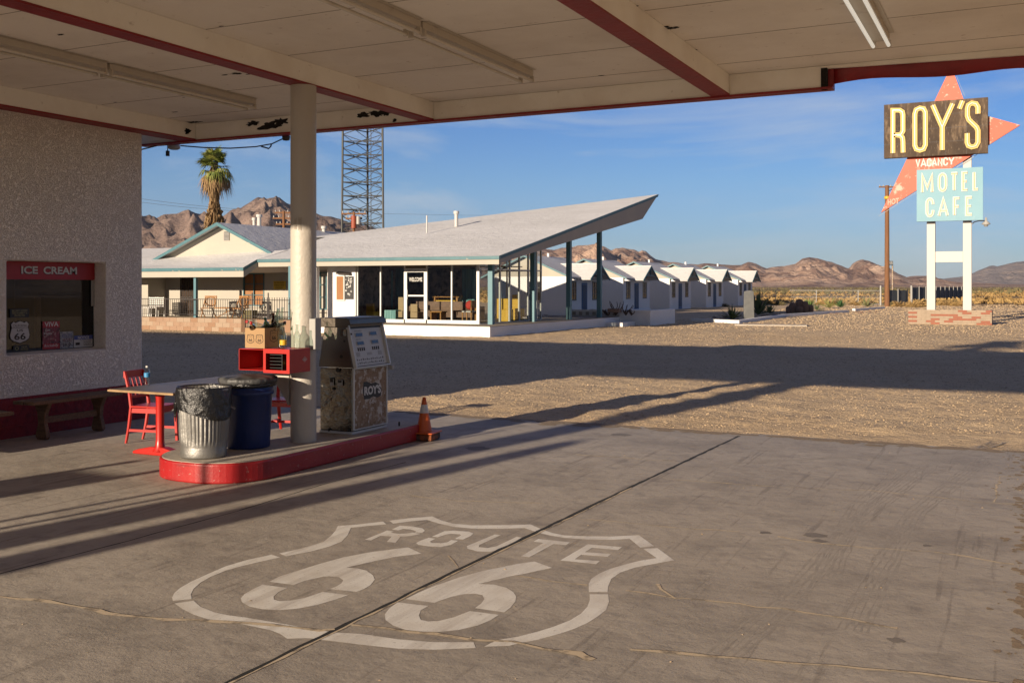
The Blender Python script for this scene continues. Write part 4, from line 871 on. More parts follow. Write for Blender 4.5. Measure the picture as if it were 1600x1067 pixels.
# --- benches
def bench(label,x0,x1,y0,y1,h,lx):
    t=thing('bench',label,'bench',((x0+x1)/2,(y0+y1)/2,0),group='wooden benches along the stucco wall')
    m=MB(); m.box(x0,(x0+x1)/2-.004,y0,y1,h-.045,h); m.box((x0+x1)/2+.004,x1,y0+.01,y1-.02,h-.045,h); m.build('seat',M_wood,t,bevel=.008)
    for y in lx:
        P=[(0,0),(.07,0),(.10,.03),(.09,.09),(.055,.2),(.07,.33),(.13,h-.06),(.13,h-.046)]; cx=(x0+x1)/2
        Q=[(cx+a,b+.003) for a,b in P]+[(cx-a,b+.003) for a,b in P[::-1]]
        m=MB(); m.prism([(a,y-.028,b) for a,b in Q],(0,.056,0)); m.build('leg',M_wood,t,bevel=.006)
    m=MB(); m.box((x0+x1)/2-.02,(x0+x1)/2+.02,lx[0]+.03,lx[1]-.03,.20,.28); m.build('stretcher',M_wood,t,bevel=.005)
ya=PX(40,447,-10.75)[1]; yb=PX(178,447,-10.75)[1]
bench('weathered wooden bench under the ice cream window',-10.98,-10.62,ya,yb+.05,.50,(PX(66,447,-10.75)[1]+.05,PX(158,447,-10.75)[1]))
bench('low dark wooden bench cut off at the left edge',-10.95,-10.60,6.2,PX(23,447,-10.75)[1]-.1,.42,(6.5,PX(23,447,-10.75)[1]-.45))
# ================= motel office =================
mo=thing('motel_office','white motel office with sweeping upturned roof and glass front','building',(-22,38,0))
FX=-17.47; YF=33.5; PZ=.40
# platform
m=MB(); m.box(-26.4,FX,YF,48,-.1,PZ-.02); m.build('platform_wall',M_white,mo)
m=MB(); m.box(-26.4,FX-.002,YF+.002,48,PZ-.019,PZ); m.build('platform_floor',M_slab,mo)
# roof wing: solid wedge
YE=34.2
def top_z(y): return 3.04+.202*(y-YE)
RR=-31.2; YR=40.3
C1=(-17.45,YE,top_z(YE)); C2=(-17.45,53.3,top_z(53.3)); RG=(RR,YR,top_z(YR)); 
xb=PY(403,410,YE)[0]
LG=(xb-1.0,YR,top_z(YR)); LF=(xb,YE,top_z(YE))
m=MB(); up=[C1,C2,RG,LG,LF]
bk=(RR,51.,3.1); 
m.poly(up); m.add([C2,bk,RG],[(0,1,2)]); m.add([RG,bk,(xb-1,51,3.1),LG],[(0,1,2,3)])
m.build('roof',M_roof,mo)
def plane_th(y): return .30+.65*max(0,(y-YE)/(50.7-YE))
# side fascia (white) below a teal strip
tq=.13
m=MB(); pts=[(FX+.02,YE,top_z(YE)-.004),(FX+.02,53.3,top_z(53.3)-.004),(FX+.02,53.15,top_z(53.3)-.16),(FX+.02,YE,top_z(YE)-tq)]
m.prism([(FX-.02,p[1],p[2]) for p in pts],(.07,0,0)); m.prism([(xb,YE-.05,top_z(YE)-.004),(FX+.05,YE-.05,top_z(YE)-.004),(FX+.05,YE-.05,top_z(YE)-tq),(xb,YE-.05,top_z(YE)-tq)],(0,.048,0)); m.build('teal_edge',M_teal,mo)
m=MB(); y2=50.7
m.prism([(FX-.06,YE+.004,top_z(YE)-.02),(FX-.06,53.2,top_z(53.2)-.05),(FX-.06,50.7,5.40),(FX-.06,YE+.004,2.76)],(.08,0,0))
m.prism([(xb,YE,top_z(YE)-.02),(FX+.02,YE,top_z(YE)-.02),(FX+.02,YE,2.72),(xb,YE,2.72)],(0,.05,0)); m.build('fascia',M_cream,mo)
# soffit under the wing
m=MB(); m.add([(FX-.06,YE+.05,2.77),(FX-.06,50.7,5.40),(-26,50.7,5.40),(xb,YE+.05,2.77)],[(0,3,2,1)]); m.add([(FX-.06,50.7,5.40),(FX-.06,53.2,top_z(53.2)-.05),(-26,50.7,5.40)],[(0,2,1)]); m.build('soffit',M_cream,mo)
def sof(y): return 2.77+(5.40-2.77)*(y-YE)/(50.7-YE)
# posts
for i,(px,Y) in enumerate(((767.5,35.35),(833,38.8),(889,42.1),(936.5,45.4))):
    X=PY(px,447,Y)[0]; m=MB(); m.box(X-.10,X+.10,Y-.10,Y+.10,PZ,sof(Y)+.02); m.build('post',M_teald,mo)
# glass front
GY=35.3
def gX(px): return PY(px,447,GY)[0]
xl,xr=gX(557),gX(748)
XS=xr
m=MB(); 
def mull(X,wd=.06): m.box(X-wd/2,X+wd/2,GY-.03,GY+.05,PZ+.14,sof(GY)-.001)
for px in (559,595,632.5,667,706,746): mull(gX(px),.055)
m.box(xl,gX(631.5),GY-.03,GY+.05,PZ+.002,PZ+.139); m.box(gX(668),xr+.03,GY-.03,GY+.05,PZ+.002,PZ+.139)
fr=m.build('window_frame',M_alu,mo)
for a,b in ((559,595),(595,632.5),(667,706),(706,746)): m=MB(); m.box(gX(a)+.03,gX(b)-.03,GY+.006,GY+.012,PZ+.14,2.74); m.build('pane',M_pane,fr)
# door
dl,dr=gX(633.5),gX(666)
m=MB(); m.box(dl,dl+.09,GY-.035,GY+.01,PZ+.01,2.55); m.box(dr-.09,dr,GY-.035,GY+.01,PZ+.01,2.55)
m.box(dl+.09,dr-.09,GY-.035,GY+.01,2.46,2.55); m.box(dl+.09,dr-.09,GY-.035,GY+.01,PZ+.01,PZ+.16); m.box(dl+.09,dr-.09,GY-.035,GY+.01,1.48,1.54); m.box(dl,dr,GY-.03,GY+.03,2.56,2.62)
dr_=m.build('door',M_alu,mo)
m=MB(); m.box(dl+.09,dr-.09,GY-.008,GY-.003,PZ+.16,2.46); m.build('pane',M_pane,dr_)
m=MB(); a=PY(640,440,GY);b=PY(660.5,434,GY); text(m,'WELCOME',(a[0],GY-.04,a[2]),(1,0,0),(0,0,1),b[0]-a[0],.17,off=.015); m.build('lettering',M_offw,dr_)
m=MB(); m.bar((dl+.13,GY-.07,1.35),(dl+.13,GY-.07,1.75),.03,.03); m.build('handle',M_grayp,dr_)
# white panel with notice board left of the glass
pl_,pr_=gX(512),gX(556)
m=MB(); m.box(pl_,pr_,GY-.02,GY+.12,PZ-.2,2.75); m.build('wall',M_white,mo)
m=MB(); q0,q1=gX(512),gX(520.5); m.box(q0-.12,q0+.10,GY-.9,GY-.7,PZ,2.72); m.build('corner_post',M_white,mo)
nb=thing('notice_board','orange and black notice board on the white wall left of the glass','notice board',((gX(528)+gX(553))/2,GY-.05,1.6))
a=PY(528,468,GY);b=PY(539.5,432,GY);c=PY(553,432,GY)
m=MB(); m.box(a[0]-.05,b[0]+.02,GY-.09,GY-.025,a[2]-.05,b[2]+.05); f_=m.build('frame',M_alu,nb,bevel=.01)
m=MB(); m.box(a[0],b[0]-.03,GY-.097,GY-.091,a[2],b[2]); m.build('cork_board',M_curt,f_)
m=MB(); m.box(b[0]+.03,c[0],GY-.08,GY-.025,a[2]+.02,b[2]); f_=m.build('black_board',M_black,nb)
for k in range(26):
    m=MB() if k==0 else m; x=random.uniform(b[0]+.08,c[0]-.06); z=random.uniform(a[2]+.2,b[2]-.06); r=random.uniform(.02,.04); m.tube([(x,GY-.083,z),(x,GY-.081,z)],r,8)
m.build('pinned_badges',M_offw,f_)
m=MB(); m.prism([(a[0],GY-.18,b[2]+.10),(c[0]-.1,GY-.18,b[2]+.06),(c[0]-.1,GY-.02,b[2]+.14),(a[0],GY-.02,b[2]+.18)],(0,0,.03)); m.build('canopy_strip',M_iron,nb)
# side glass wall
m=MB(); ys=[35.3]+[PX(p,447,XS)[1] for p in (765,781,796,811,825,838,845)]
for y in ys: m.box(XS-.03,XS+.04,y-.035,y+.035,PZ+.03,sof(y)-.001)
for a,b in zip(ys,ys[1:]): m.box(XS-.02,XS+.03,a+.035,b-.035,2.55,2.60)
m.box(XS-.03,XS+.05,GY,ys[-1],PZ+.001,PZ+.029); fr2=m.build('window_frame',M_alu,mo)
for a,b in zip(ys,ys[1:]):
    m=MB(); m.box(XS+.002,XS+.007,a+.035,b-.035,PZ+.03,2.55); m.add([(XS+.004,a+.035,2.6),(XS+.004,b-.035,2.6),(XS+.004,b-.035,sof(b)),(XS+.004,a+.035,sof(a))],[(0,1,2,3)]); m.build('pane',M_pane,fr2)
ye=ys[-1]
M_inner=mat('inner_stone',(.46,.37,.28),.9,var=[(1.2,(.17,.15,.13),.45,.6,.8),(4,(.04,.035,.03),.5,.6,.8),(2,(.25,.24,.22),.66,.72,.8)])
# rear glass and walls of the room
m=MB(); m.box(-27.5,XS+.03,ye,ye+.05,PZ,PZ+.08)
for x in (XS,-20.6,-22.2): m.box(x-.03,x+.03,ye,ye+.06,PZ+.08,sof(ye))
m.box(-22.2,XS-.03,ye,ye+.05,2.55,2.6); m.build('rear_frame',M_alu,mo)
m=MB(); m.box(-27.5,-22.23,ye+.001,ye+.1,PZ+.08,sof(ye)); m.build('rear_wall',M_inner,mo)
m=MB(); m.box(-27.5,XS-.04,GY+.14,ye-.01,PZ+.001,PZ+.02); m.build('room_floor',M_floor,mo)
m=MB(); m.box(-26.3,-26.2,GY+.13,ye-.01,PZ+.03,2.75); m.build('partition',M_inner,mo)
# interior furniture
def boxthing(name,label,cat,parts,group=None):
    p0=parts[0][1]; t=thing(name,label,cat,((p0[0]+p0[1])/2,(p0[2]+p0[3])/2,PZ+.02),group=group)
    for nm,b,mt in parts: mm=MB(); mm.box(*b); mm.build(nm,mt,t,bevel=.02)
    return t
z_=PZ+.021
m=MB(); m.box(-26.19,XS-.9,GY+.2,ye-.02,2.74,2.78); m.build('room_ceiling',M_inner,mo)
def bx(a,b,Y,dy,z0,z1): return (PY(a,447,Y)[0],PY(b,447,Y)[0],Y,Y+dy,z_+z0,z_+z1)
boxthing('sofa','long brown sofa behind the office windows','sofa',[('seat',bx(642,738,38.3,.6,.12,.42),M_sofa),('backrest',bx(642,738,38.92,.2,.12,.80),M_sofa),('armrest',bx(636,641.5,38.3,.8,0,.6),M_sofa),('armrest',bx(738.5,744,38.3,.8,0,.6),M_sofa)])
p_=PY(733,447,38.6); t=thing('cushion','red cushion on the right end of the brown sofa','cushion',(p_[0],38.7,z_+.44)); m=MB(); m.lathe([(0,-.08),(.15,-.07),(.22,0),(.15,.07),(0,.08)],0,0,16); o=m.build('cover',M_redcl,t,world=False); o.rotation_euler=(R(75),0,R(10)); o.location=(0,0,.22)
boxthing('armchair','beige armchair just inside the welcome door','armchair',[('seat',bx(641,652,36.2,.5,.15,.40),M_beige),('backrest',bx(641,652,36.72,.14,.15,.72),M_beige)])
boxthing('armchair','tall beige armchair behind the left door jamb','armchair',[('seat',bx(622,630,36.6,.6,.15,.42),M_beige),('backrest',bx(622,630,37.22,.14,.15,1.0),M_beige)])
boxthing('front_desk','orange pine shelf unit behind the brown sofa','desk',[('shelf',bx(675,717,39.9,.4,.96,1.04),M_pine),('left_panel',bx(677,680,39.92,.36,0,.958),M_pine),('right_panel',bx(712,715,39.92,.36,0,.958),M_pine),('middle_shelf',bx(680.5,711.5,39.95,.3,.76,.84),M_label)])
boxthing('side_table','low wooden table in front of the brown sofa','table',[('table_top',bx(671,690,36.5,.5,.38,.43),M_pine),('left_panel',bx(672,674,36.52,.45,0,.378),M_pine),('right_panel',bx(687,689,36.52,.45,0,.378),M_pine)])
p_=PY(731,447,36.2); t=thing('wooden_chair','wooden chair with pale seat by the corner window','chair',(p_[0],36.3,z_))
for nm,b,mt in (('seat',(-.22,.22,-.2,.2,.42,.47),M_offw),('backrest',(.19,.23,-.2,.2,.6,.9),M_pine)): m=MB(); m.box(*b); m.build(nm,mt,t,world=False)
for a_ in (-.2,.2):
    for b_ in (-.18,.18): m=MB(); m.box(a_-.02,a_+.02,b_-.02,b_+.02,0,.42 if a_<0 else .9); m.build('leg',M_pine,t,world=False)
boxthing('yellow_chair','bright yellow box chair behind the left window','chair',[('seat',bx(572,584,36.4,.5,0,.38),M_label),('backrest',bx(572,584,36.92,.08,0,.72),M_label)])
boxthing('storage_chest','low grey green chest behind the second window from the left','chest',[('box',bx(600,618,36.8,.6,0,.45),M_tealcurt)])
boxthing('crate_chair','yellow armchair behind the side glass nearest the corner','armchair',[('seat',bx(776,794,38.0,.5,0,.5),M_label),('backrest',bx(776,794,38.52,.1,0,.95),M_label)])
boxthing('crate_chair','yellow armchair behind the side glass toward the rear','armchair',[('seat',bx(800,812,39.8,.5,0,.5),M_label),('backrest',bx(800,812,40.32,.1,0,1.1),M_label)])
boxthing('white_cabinet','tall white panel standing behind the left office windows','cabinet',[('panel',bx(575,592,39.6,.3,.9,2.25),M_white),('lower_panel',bx(575,592,39.6,.3,0,.89),M_sofa)])
for a,b,y,h,lab in ((593,613,40.2,2.2,'left end'),(618,633,40.6,2.3,'second left'),(722,742,40.5,2.25,'sofa end')):
    x0,x1=PY(a,447,y)[0],PY(b,447,y)[0]; t=thing('curtain','teal curtain hanging inside the office at the '+lab,'curtain',((x0+x1)/2,y,z_))
    m=MB(); vs=[];fs=[]
    for i in range(25):
        x=x0+(x1-x0)*i/24; yy=y+.05*math.sin(i*1.9); vs+=[(x,yy,z_+.1),(x,yy,z_+h)]
        if i: fs.append((2*i-2,2*i,2*i+1,2*i-1))
    m.add(vs,fs,True); m.build('cloth',M_tealcurt,t)
# roof vents
def vent(px,py0,py1,Y,r,label,capd=False):
    a=PY(px,py1,Y);b=PY(px,py0,Y); t=thing('roof_vent',label,'vent pipe',(a[0],a[1],a[2]))
    m=MB(); m.tube([(a[0],a[1],a[2]-.3),(b[0],b[1],b[2])],r,12); m.build('pipe',M_signpost,t)
    if capd: m=MB(); m.tube([(b[0],b[1],b[2]-.02),(b[0],b[1],b[2]+.12)],r*1.5,12); m.build('cap',M_signpost,t)
vent(667,337,354,40.5,.035,'thin white pipe on the sloping office roof')
vent(713,334,345,42.6,.09,'capped white vent pipe high on the office roof',True)
# ================= left motel wing: porch, gable =================
wg=thing('motel_wing','low white motel wing with teal trimmed gable and railed terrace','building',(-32,38,0))
YP=33.45; xa=PY(381,418,YP)[0]; XL=-46
zp=PY(381,418,YP)[2]
zg=PY(300,419.5,YP)[2]
GYY=36.5
m=MB()
# porch roof plane up to the gable wall, then the rear roof
gl_=PY(255.7,402.7,GYY); gr_=PY(426.7,390.9,GYY); ga=PY(350,350.5,GYY)
m.add([(XL,YP,zp),(xa,YP,zp),(xb,YE+.002,top_z(YE)+.004),(xb-.2,GYY+.0,gr_[2]),(gl_[0],GYY,gl_[2]),(XL,GYY,gl_[2]-.1)],[(0,1,2,3,4,5)])
m.build('porch_roof',M_roof,wg)
m=MB(); m.prism([(XL,YP-.04,zp+.002),(xa,YP-.04,zp+.002),(xa,YP-.04,zp-.14),(XL,YP-.04,zp-.14)],(0,.038,0))
m.prism([(xa+.002,YP-.04,zp+.002),(xb,YE-.05,top_z(YE)+.0),(xb,YE-.05,top_z(YE)-.13),(xa+.002,YP-.04,zp-.14)],(0,.036,0)); m.build('teal_edge',M_teal,wg)
m=MB(); m.box(XL,xa-.02,YP,YP+.05,zp-.40,zp-.02); m.prism([(xa-.02,YP+.0,zp-.02),(xb-.01,YE,top_z(YE)-.03),(xb-.01,YE,top_z(YE)-.30),(xa-.02,YP+.0,zp-.40)],(0,.05,0)); m.build('fascia',M_cream,wg)
m=MB(); m.add([(XL,YP+.05,zp-.2),(xa,YP+.05,zp-.2),(xb,36,zp-.2),(XL,36,zp-.2)],[(0,3,2,1)]); m.build('soffit',M_cream,wg)
# gable wall + roofs
gz=gr_[2]-.2
m=MB(); m.prism([(gl_[0],GYY,gl_[2]-.3),(gr_[0],GYY,gr_[2]-.3),(gr_[0],GYY,gr_[2]),(ga[0],GYY,ga[2]-.05),(gl_[0],GYY,gl_[2])],(0,.15,0)); m.build('gable_wall',M_cream,wg)
ov=.45
m=MB(); th=.08
def slope(p,q): # p lower, q upper, two roof planes going back
    m.add([(p[0],GYY-ov,p[2]),(q[0],GYY-ov,q[2]),(q[0],50,q[2]),(p[0],50,p[2])],[(0,1,2,3)])
dL=Vector((gl_[0]-ga[0],0,gl_[2]-ga[2])); dR=Vector((gr_[0]-ga[0],0,gr_[2]-ga[2]))
lo_l=(gl_[0]-.5,0,gl_[2]-.5*dL.z/dL.x*1); lo_l=(gl_[0]+dL.x*.1,0,gl_[2]+dL.z*.1); lo_r=(gr_[0]+dR.x*.1,0,gr_[2]+dR.z*.1); tp=(ga[0],0,ga[2]+.06)
slope(lo_l,tp); slope(lo_r,tp); m.build('gable_roof',M_roof,wg)
m=MB()
for lo in (lo_l,lo_r): m.prism([(tp[0],GYY-ov-.03,tp[2]+.01),(lo[0],GYY-ov-.03,lo[2]+.01),(lo[0],GYY-ov-.03,lo[2]-.13),(tp[0],GYY-ov-.03,tp[2]-.15)],(0,.028,0))
m.build('barge_board',M_teal,wg)
m=MB(); a=PY(350,376,GYY);b=PY(359,362,GYY)
for i in range(7):
    z=a[2]+(b[2]-a[2])*i/7; m.box(a[0],b[0],GYY-.04,GYY-.012,z,z+.028)
gv=m.build('gable_vent',M_grayp,wg)
m=MB(); m.box(a[0],b[0],GYY-.008,GYY-.003,a[2],b[2]); m.build('vent_opening',M_iron,gv)
m=MB(); lz=PY(240,392,45)[2]; m.add([(-50,40,2.9),(-37,40,2.9),(-38.2,47,lz+.25),(-50,47,lz+.25)],[(0,1,2,3)]); m.add([(-38.2,47,lz+.25),(-50,47,lz+.25),(-50,54,2.6),(-37,54,2.6)],[(0,1,2,3)]); m.build('rear_roof',M_roof,wg)
# porch wall
PW=36.0
def pX(px): return PY(px,447,PW)[0]
wfl=.50
m=MB()
def seg(a,b,z0=wfl,z1=2.5,y=PW): m.box(a,b,y,y+.15,z0,z1)
d0,d1=pX(282),pX(302); w0,w1=pX(380),pX(413); wz0_,wz1_=PY(396,478,PW)[2],PY(396,427,PW)[2]
v0,v1=pX(489),pX(511)
e=.003
seg(pX(259),d0); seg(d0,d1,2.38); seg(d1,w0); seg(w0,w1,wfl,wz0_); seg(w0,w1,wz1_,2.5); seg(w1,v0); seg(v0,v1,wfl,PY(500,484,PW)[2]); seg(v0,v1,PY(500,425,PW)[2],2.6); seg(v1,gX(513),wfl,2.7)
m.box(XL,pX(259)-.003,PW-1.1,PW+.15,wfl,2.45); m.build('wall',M_cream,wg)
# door with iron grille
m=MB(); m.box(d0,d1,PW+.05,PW+.09,wfl,2.38); dd=m.build('door',mat('brown_door',(.12,.07,.04),.7),wg)
m=MB(); nx_=7
for i in range(nx_+1): x=d0+(d1-d0)*i/nx_; m.box(x-.012,x+.012,PW-.02,PW+.01,wfl,2.37)
for z in (wfl+.05,1.25,1.35,2.32): m.box(d0,d1,PW-.035,PW-.021,z,z+.04)
for i in range(3):
    for k in range(4):
        cx=d0+(d1-d0)*(i+.5)/3; cz=wfl+.3+k*.5; m.tube([(cx+.09*math.cos(a),PW-.03,cz+.14*math.sin(a)) for a in [j*math.pi/5 for j in range(11)]],.01,5)
m.build('iron_grille',M_iron,dd)
def window(x0,x1,z0,z1,y,nx,nz,back,framem,parent,name='window'):
    m=MB(); fw=.05
    m.box(x0,x0+fw,y-.02,y+.06,z0,z1); m.box(x1-fw,x1,y-.02,y+.06,z0,z1); m.box(x0+fw,x1-fw,y-.02,y+.06,z0,z0+fw); m.box(x0+fw,x1-fw,y-.02,y+.06,z1-fw,z1)
    for i in range(1,nx): x=x0+(x1-x0)*i/nx; m.box(x-.02,x+.02,y-.015,y+.04,z0+fw,z1-fw)
    for i in range(1,nz):
        z=z0+(z1-z0)*i/nz
        for k in range(nx): m.box(x0+(x1-x0)*k/nx+(fw if k==0 else .02),x0+(x1-x0)*(k+1)/nx-(fw if k==nx-1 else .02),y-.010,y+.035,z-.015,z+.015)
    f=m.build(name,framem,parent)
    m=MB(); m.box(x0+.01,x1-.01,y+.065,y+.10,z0+.01,z1-.01); m.build('curtain' if back is not M_dkglass else 'pane',back,f)
    return f
window(w0,w1,wz0_,wz1_,PW,2,3,M_curt,M_teal,wg); window(v0,v1,PY(500,484,PW)[2],PY(500,425,PW)[2],PW,2,3,M_cream,M_teal,wg)
m=MB(); m.box(w0-.04,w1+.06,PW-.08,PW-.021,wz0_-.08,wz0_-.003); m.build('sill',M_cream,wg)
x=PY(305.5,447,YP+.2)[0]; m=MB(); m.box(x-.065,x+.065,YP+.15,YP+.28,wfl,zp-.2); m.build('post',M_teald,wg)
x=PY(450,447,YP+.6)[0]; m=MB(); m.box(x-.065,x+.065,YP+.7,YP+.83,wfl,top_z(YE)-.3); m.build('post',M_teald,wg)
# terrace of pink blocks
tw_=PY(381,447,YF)[0]
m=MB(); m.box(XL,-26.41,YF+.02,PW+.2,-.05,wfl-.01); m.build('terrace_floor',M_slab,wg)
m=MB(); bl_=.40; bh=.19
rng=random.Random(3)
bk2=MB(); bk3=MB()
rows=3
for r_ in range(rows):
    x=XL+(.2 if r_%2 else 0)
    while x<tw_:
        xe=min(x+bl_,tw_); tgt=[m,bk2,bk3][rng.choice([0,0,1,2])]
        tgt.box(x+.004,xe-.004,YF-.16,YF+.0,r_*bh-.04+.004,(r_+1)*bh-.04-.003); x+=bl_
M_block2=mat('pale_block',(.43,.32,.23),.9,var=[(20,(.3,.21,.15),.5,.75,.5)],bump=[(25,.4)]); M_block3=mat('tan_block',(.35,.21,.13),.9,var=[(20,(.25,.15,.09),.5,.75,.5)],bump=[(25,.4)])
bw=m.build('block_wall',M_block,wg); bk2.build('pale_blocks',M_block2,bw); bk3.build('tan_blocks',M_block3,bw)
m=MB(); m.box(XL,tw_-.01,YF-.15,YF-.008,-.05,rows*bh-.05); m.build('mortar',M_mortar,bw)
m=MB()
x=tw_+.01; i=0
ret=[(tw_,YF-.16),(tw_+.45,YF+.3)]
m.prism([(tw_+.0,YF-.16,-.05),(tw_+.5,YF+.5,-.05),(tw_+.36,YF+.6,-.05),(tw_-.14,YF+.0,-.05)],(0,0,.57)); m.box(tw_+.8,-26.45,YF-.1,YF+.018,-.05,.50); m.build('block_wall',M_block3,wg)
# railing
rl=thing('terrace_railing','thin black iron railing along the pink block terrace','railing',(-33,YF-.08,wfl))
rx1=tw_+.0; zr=1.32
m=MB(); x=XL
ry=YF-.08
m.box(XL,rx1,ry-.015,ry+.015,zr,zr+.03); m.box(XL,rx1,ry-.012,ry+.012,.66,.68); m.build('rail',M_iron,rl)
x=-41.5; m=MB()
k=0
while x<rx1:
    m.box(x-.007,x+.007,ry-.007,ry+.007,.682,zr-.001); x+=.125; k+=1
m.build('balusters',M_iron,rl)['kind']='stuff'
for x in (-41.5,-39.5,-37.5,-35.5,-33.5,rx1):
    m=MB(); m.box(x-.02,x+.02,ry-.02,ry+.02,.52,zr+.06); m.build('post',M_iron,rl)
rg=thing('iron_gate','black iron gate and railing between terrace and office','gate',(rx1+1.5,YF+.1,.0))
m=MB(); gx2=gX(513)-.25
for z in (.15,.62,1.30): m.box(rx1+.06,gx2,YF-.02,YF+.01,z,z+.03)
x=rx1+.1
while x<gx2: m.box(x-.008,x+.008,YF-.045,YF-.021,.10,1.42); x+=.13
m.build('bars',M_iron,rg)
for x in (rx1+.5,rx1+1.35,gx2): m=MB(); m.box(x-.025,x+.025,YF-.07,YF-.046,0,1.62); m.build('post',M_iron,rg)
m=MB(); x0g=rx1+.45
# yellow notice
ys_=thing('warning_sign','yellow private property sign hanging on the porch wall by the column','sign',(pX(436),PW-.02,1.9))
a=PY(427.5,451.8,PW-.05);b=PY(446,439.3,PW-.05)
m=MB(); m.box(a[0],b[0],PW-.06,PW-.03,a[2],b[2]); s_=m.build('board',M_yel,ys_)
m=MB(); hh=b[2]-a[2]; ww=b[0]-a[0]
for i,sx in enumerate(('THIS IS PRIVATE PROPERTY','NO PARKING OR OVERNIGHT','BEYOND THIS POINT')): text(m,sx,(a[0]+ww*(.06 if i<2 else .18),PW-.062,a[2]+hh*(.7-.3*i)),(1,0,0),(0,0,1),ww*(.88 if i<2 else .64),hh*.19,off=.02)
m.build('lettering',M_ink,s_)
# porch furniture
def patio_chair(px,label,mt,w_=.5,style=0):
    X=PY(px,447,34.6)[0]; t=thing('patio_chair',label,'chair',(X,34.6,wfl),rz=random.uniform(-.4,.4),group='chairs on the motel terrace')
    m=MB(); m.box(-w_/2,w_/2,-.25,.25,.40,.44); m.build('seat',mt,t,world=False)
    m=MB()
    if style: 
        for k in range(7): x=-w_/2+.03+k*(w_-.06)/6; m.box(x-.018,x+.018,.22,.25,.46,.92)
        m.tube([(.24*math.cos(a),.21,.72+.2*math.sin(a)) for a in [j*math.pi/8 for j in range(17)]],.03,6)
        m.box(-w_/2,w_/2,.21,.26,.90,.97)
    else:
        for k in range(5): m.box(-w_/2,w_/2,.22,.25,.46+k*.09,.52+k*.09)
    m.build('backrest',mt,t,world=False)
    for a_ in (-1,1):
        for b_ in (-1,1): m=MB(); m.bar((a_*w_/2*.95,b_*.24,.44 if b_<0 else .9),(a_*w_/2*.95,-b_*.2 if style else b_*.26,0),.035,.035); m.build('leg',mt,t,world=False)
    return t
M_chairw=mat('orange_wood',(.42,.20,.06),.6,var=[(6,(.3,.13,.04),.45,.7,.8)])
patio_chair(235,'white plastic chair at the far left of the terrace',M_plastic); patio_chair(244,'white plastic armchair on the terrace right of another',M_plastic)
patio_chair(326,'carved orange wooden chair right of the blue porch post',M_chairw,.55,1); patio_chair(375,'carved orange wooden chair below the curtained window',M_chairw,.6,1)
t=thing('patio_table','small orange wooden table between the carved chairs','table',(*PY(353,447,34.5)[:2],wfl))
m=MB(); m.box(-.42,.42,-.3,.3,.42,.47); m.build('table_top',M_chairw,t,world=False)
for a_ in (-.35,.35): m=MB(); m.bar((a_,-.25,0),(-a_*.6,.25,.42),.04,.04); m.build('leg',M_chairw,t,world=False)
boxthing('planter_box','low planter box behind the railing near the column','planter',[('box',(pX(412),pX(428),34.6,34.9,wfl,wfl+.35),M_sage)])
boxthing('storage_cabinet','reddish cabinet at the left end of the terrace','cabinet',[('body',(pX(225),pX(232),34.5,35.0,wfl,1.3),M_wood),('side_leaf',(pX(240),pX(247),34.9,34.97,wfl,1.25),M_wood)])
vent(397,344,356,42,.08,'left white vent pipe of the pair on the gable roof',True); vent(405,339,356,42,.11,'taller white vent pipe of the pair on the gable roof',True); vent(506,357,364,44,.1,'short vent right of the white canopy column',True)
# ================= planter and step =================
pt=thing('planter_wall','white painted block planter at the office corner','planter',(-17,45.5,0))
a=G(955,512); b=G(998,511)
p0=Vector((FX+.1,44.3,0)); 
X0p,X1p=FX-.05,PY(998,447,45.6)[0]
Yp0=PX(957,447,FX)[1]
m=MB(); m.box(X0p,X1p,Yp0+1.0,Yp0+1.5,-.05,.72) ; m.box(X0p,X0p+.35,Yp0+1.5,Yp0+5,-.05,.72); m.box(X1p-.35,X1p,Yp0+1.5,Yp0+5,-.05,.72)
m.build('block_wall',M_white,pt,bevel=.02)
m=MB(); m.box(X0p-2.6,X0p-.003,Yp0+1.1,Yp0+1.35,PZ,.70); m.build('low_wall',M_white,pt)
m=MB()
for k in range(7): x=X0p-2.5+k*.36; m.box(x,x+.17,Yp0+1.06,Yp0+1.095,PZ+.05,.64)
m.build('open_blocks',M_cream,pt)
m=MB(); m.box(X0p-2.7,X1p+.03,Yp0+.96,Yp0+1.0-.003,.62,.72); m.build('coping',M_white,pt)
m=MB(); m.box(X0p+.36,X1p-.36,Yp0+1.51,Yp0+5,.3,.62); m.build('soil',M_plain,pt)
st_=MB(); x0s=PY(925,447,44.6)[0]
st_.box(FX+.004,FX+.85,Yp0-.9,Yp0+.93,-.05,.18); o=st_.build('front_step',M_white,bevel=.01); props(o,'low white concrete step in front of the planter','step')
def deadplant(px,py0,py1,Y,label,seed):
    a=PY(px,py1,Y); t=thing('dead_shrub',label,'dead plant',a,group=None); rr=random.Random(seed); hh=PY(px,py0,Y)[2]-a[2]; m=MB()
    for k in range(6):
        an=rr.uniform(0,6.28); p=Vector((0,0,-.1)); pts=[p]
        for s in range(5): p=p+Vector((math.cos(an)*rr.uniform(.0,.14),math.sin(an)*rr.uniform(0,.14),hh/5*rr.uniform(.7,1.2))); an+=rr.uniform(-.9,.9); pts.append(p)
        m.tube(pts,[.03,.027,.024,.02,.016,.01],6)
    m.build('branches',M_twig,t,world=False); return t
deadplant(962,468,489,46.8,'bare twisted dead shrub at the left of the planter',3); deadplant(978,472,489,46.9,'bare twisted dead shrub right of the centre of the planter',5); deadplant(987,480,489,47.0,'tiny dead stub at the right end of the planter',9); deadplant(950,480,489,47.0,'short dead stub beside the rear blue post',12)
boxthing('rock_pile','low dark rubble heap in front of the first cabin','rubble',[('rock',(-17.8,-17.2,46.5,46.9,.62,.8),M_rock)])
t=thing('dry_mound','dark dry plant mound on the planter behind the last blue post','plant',PY(926,488,48)); m=MB()
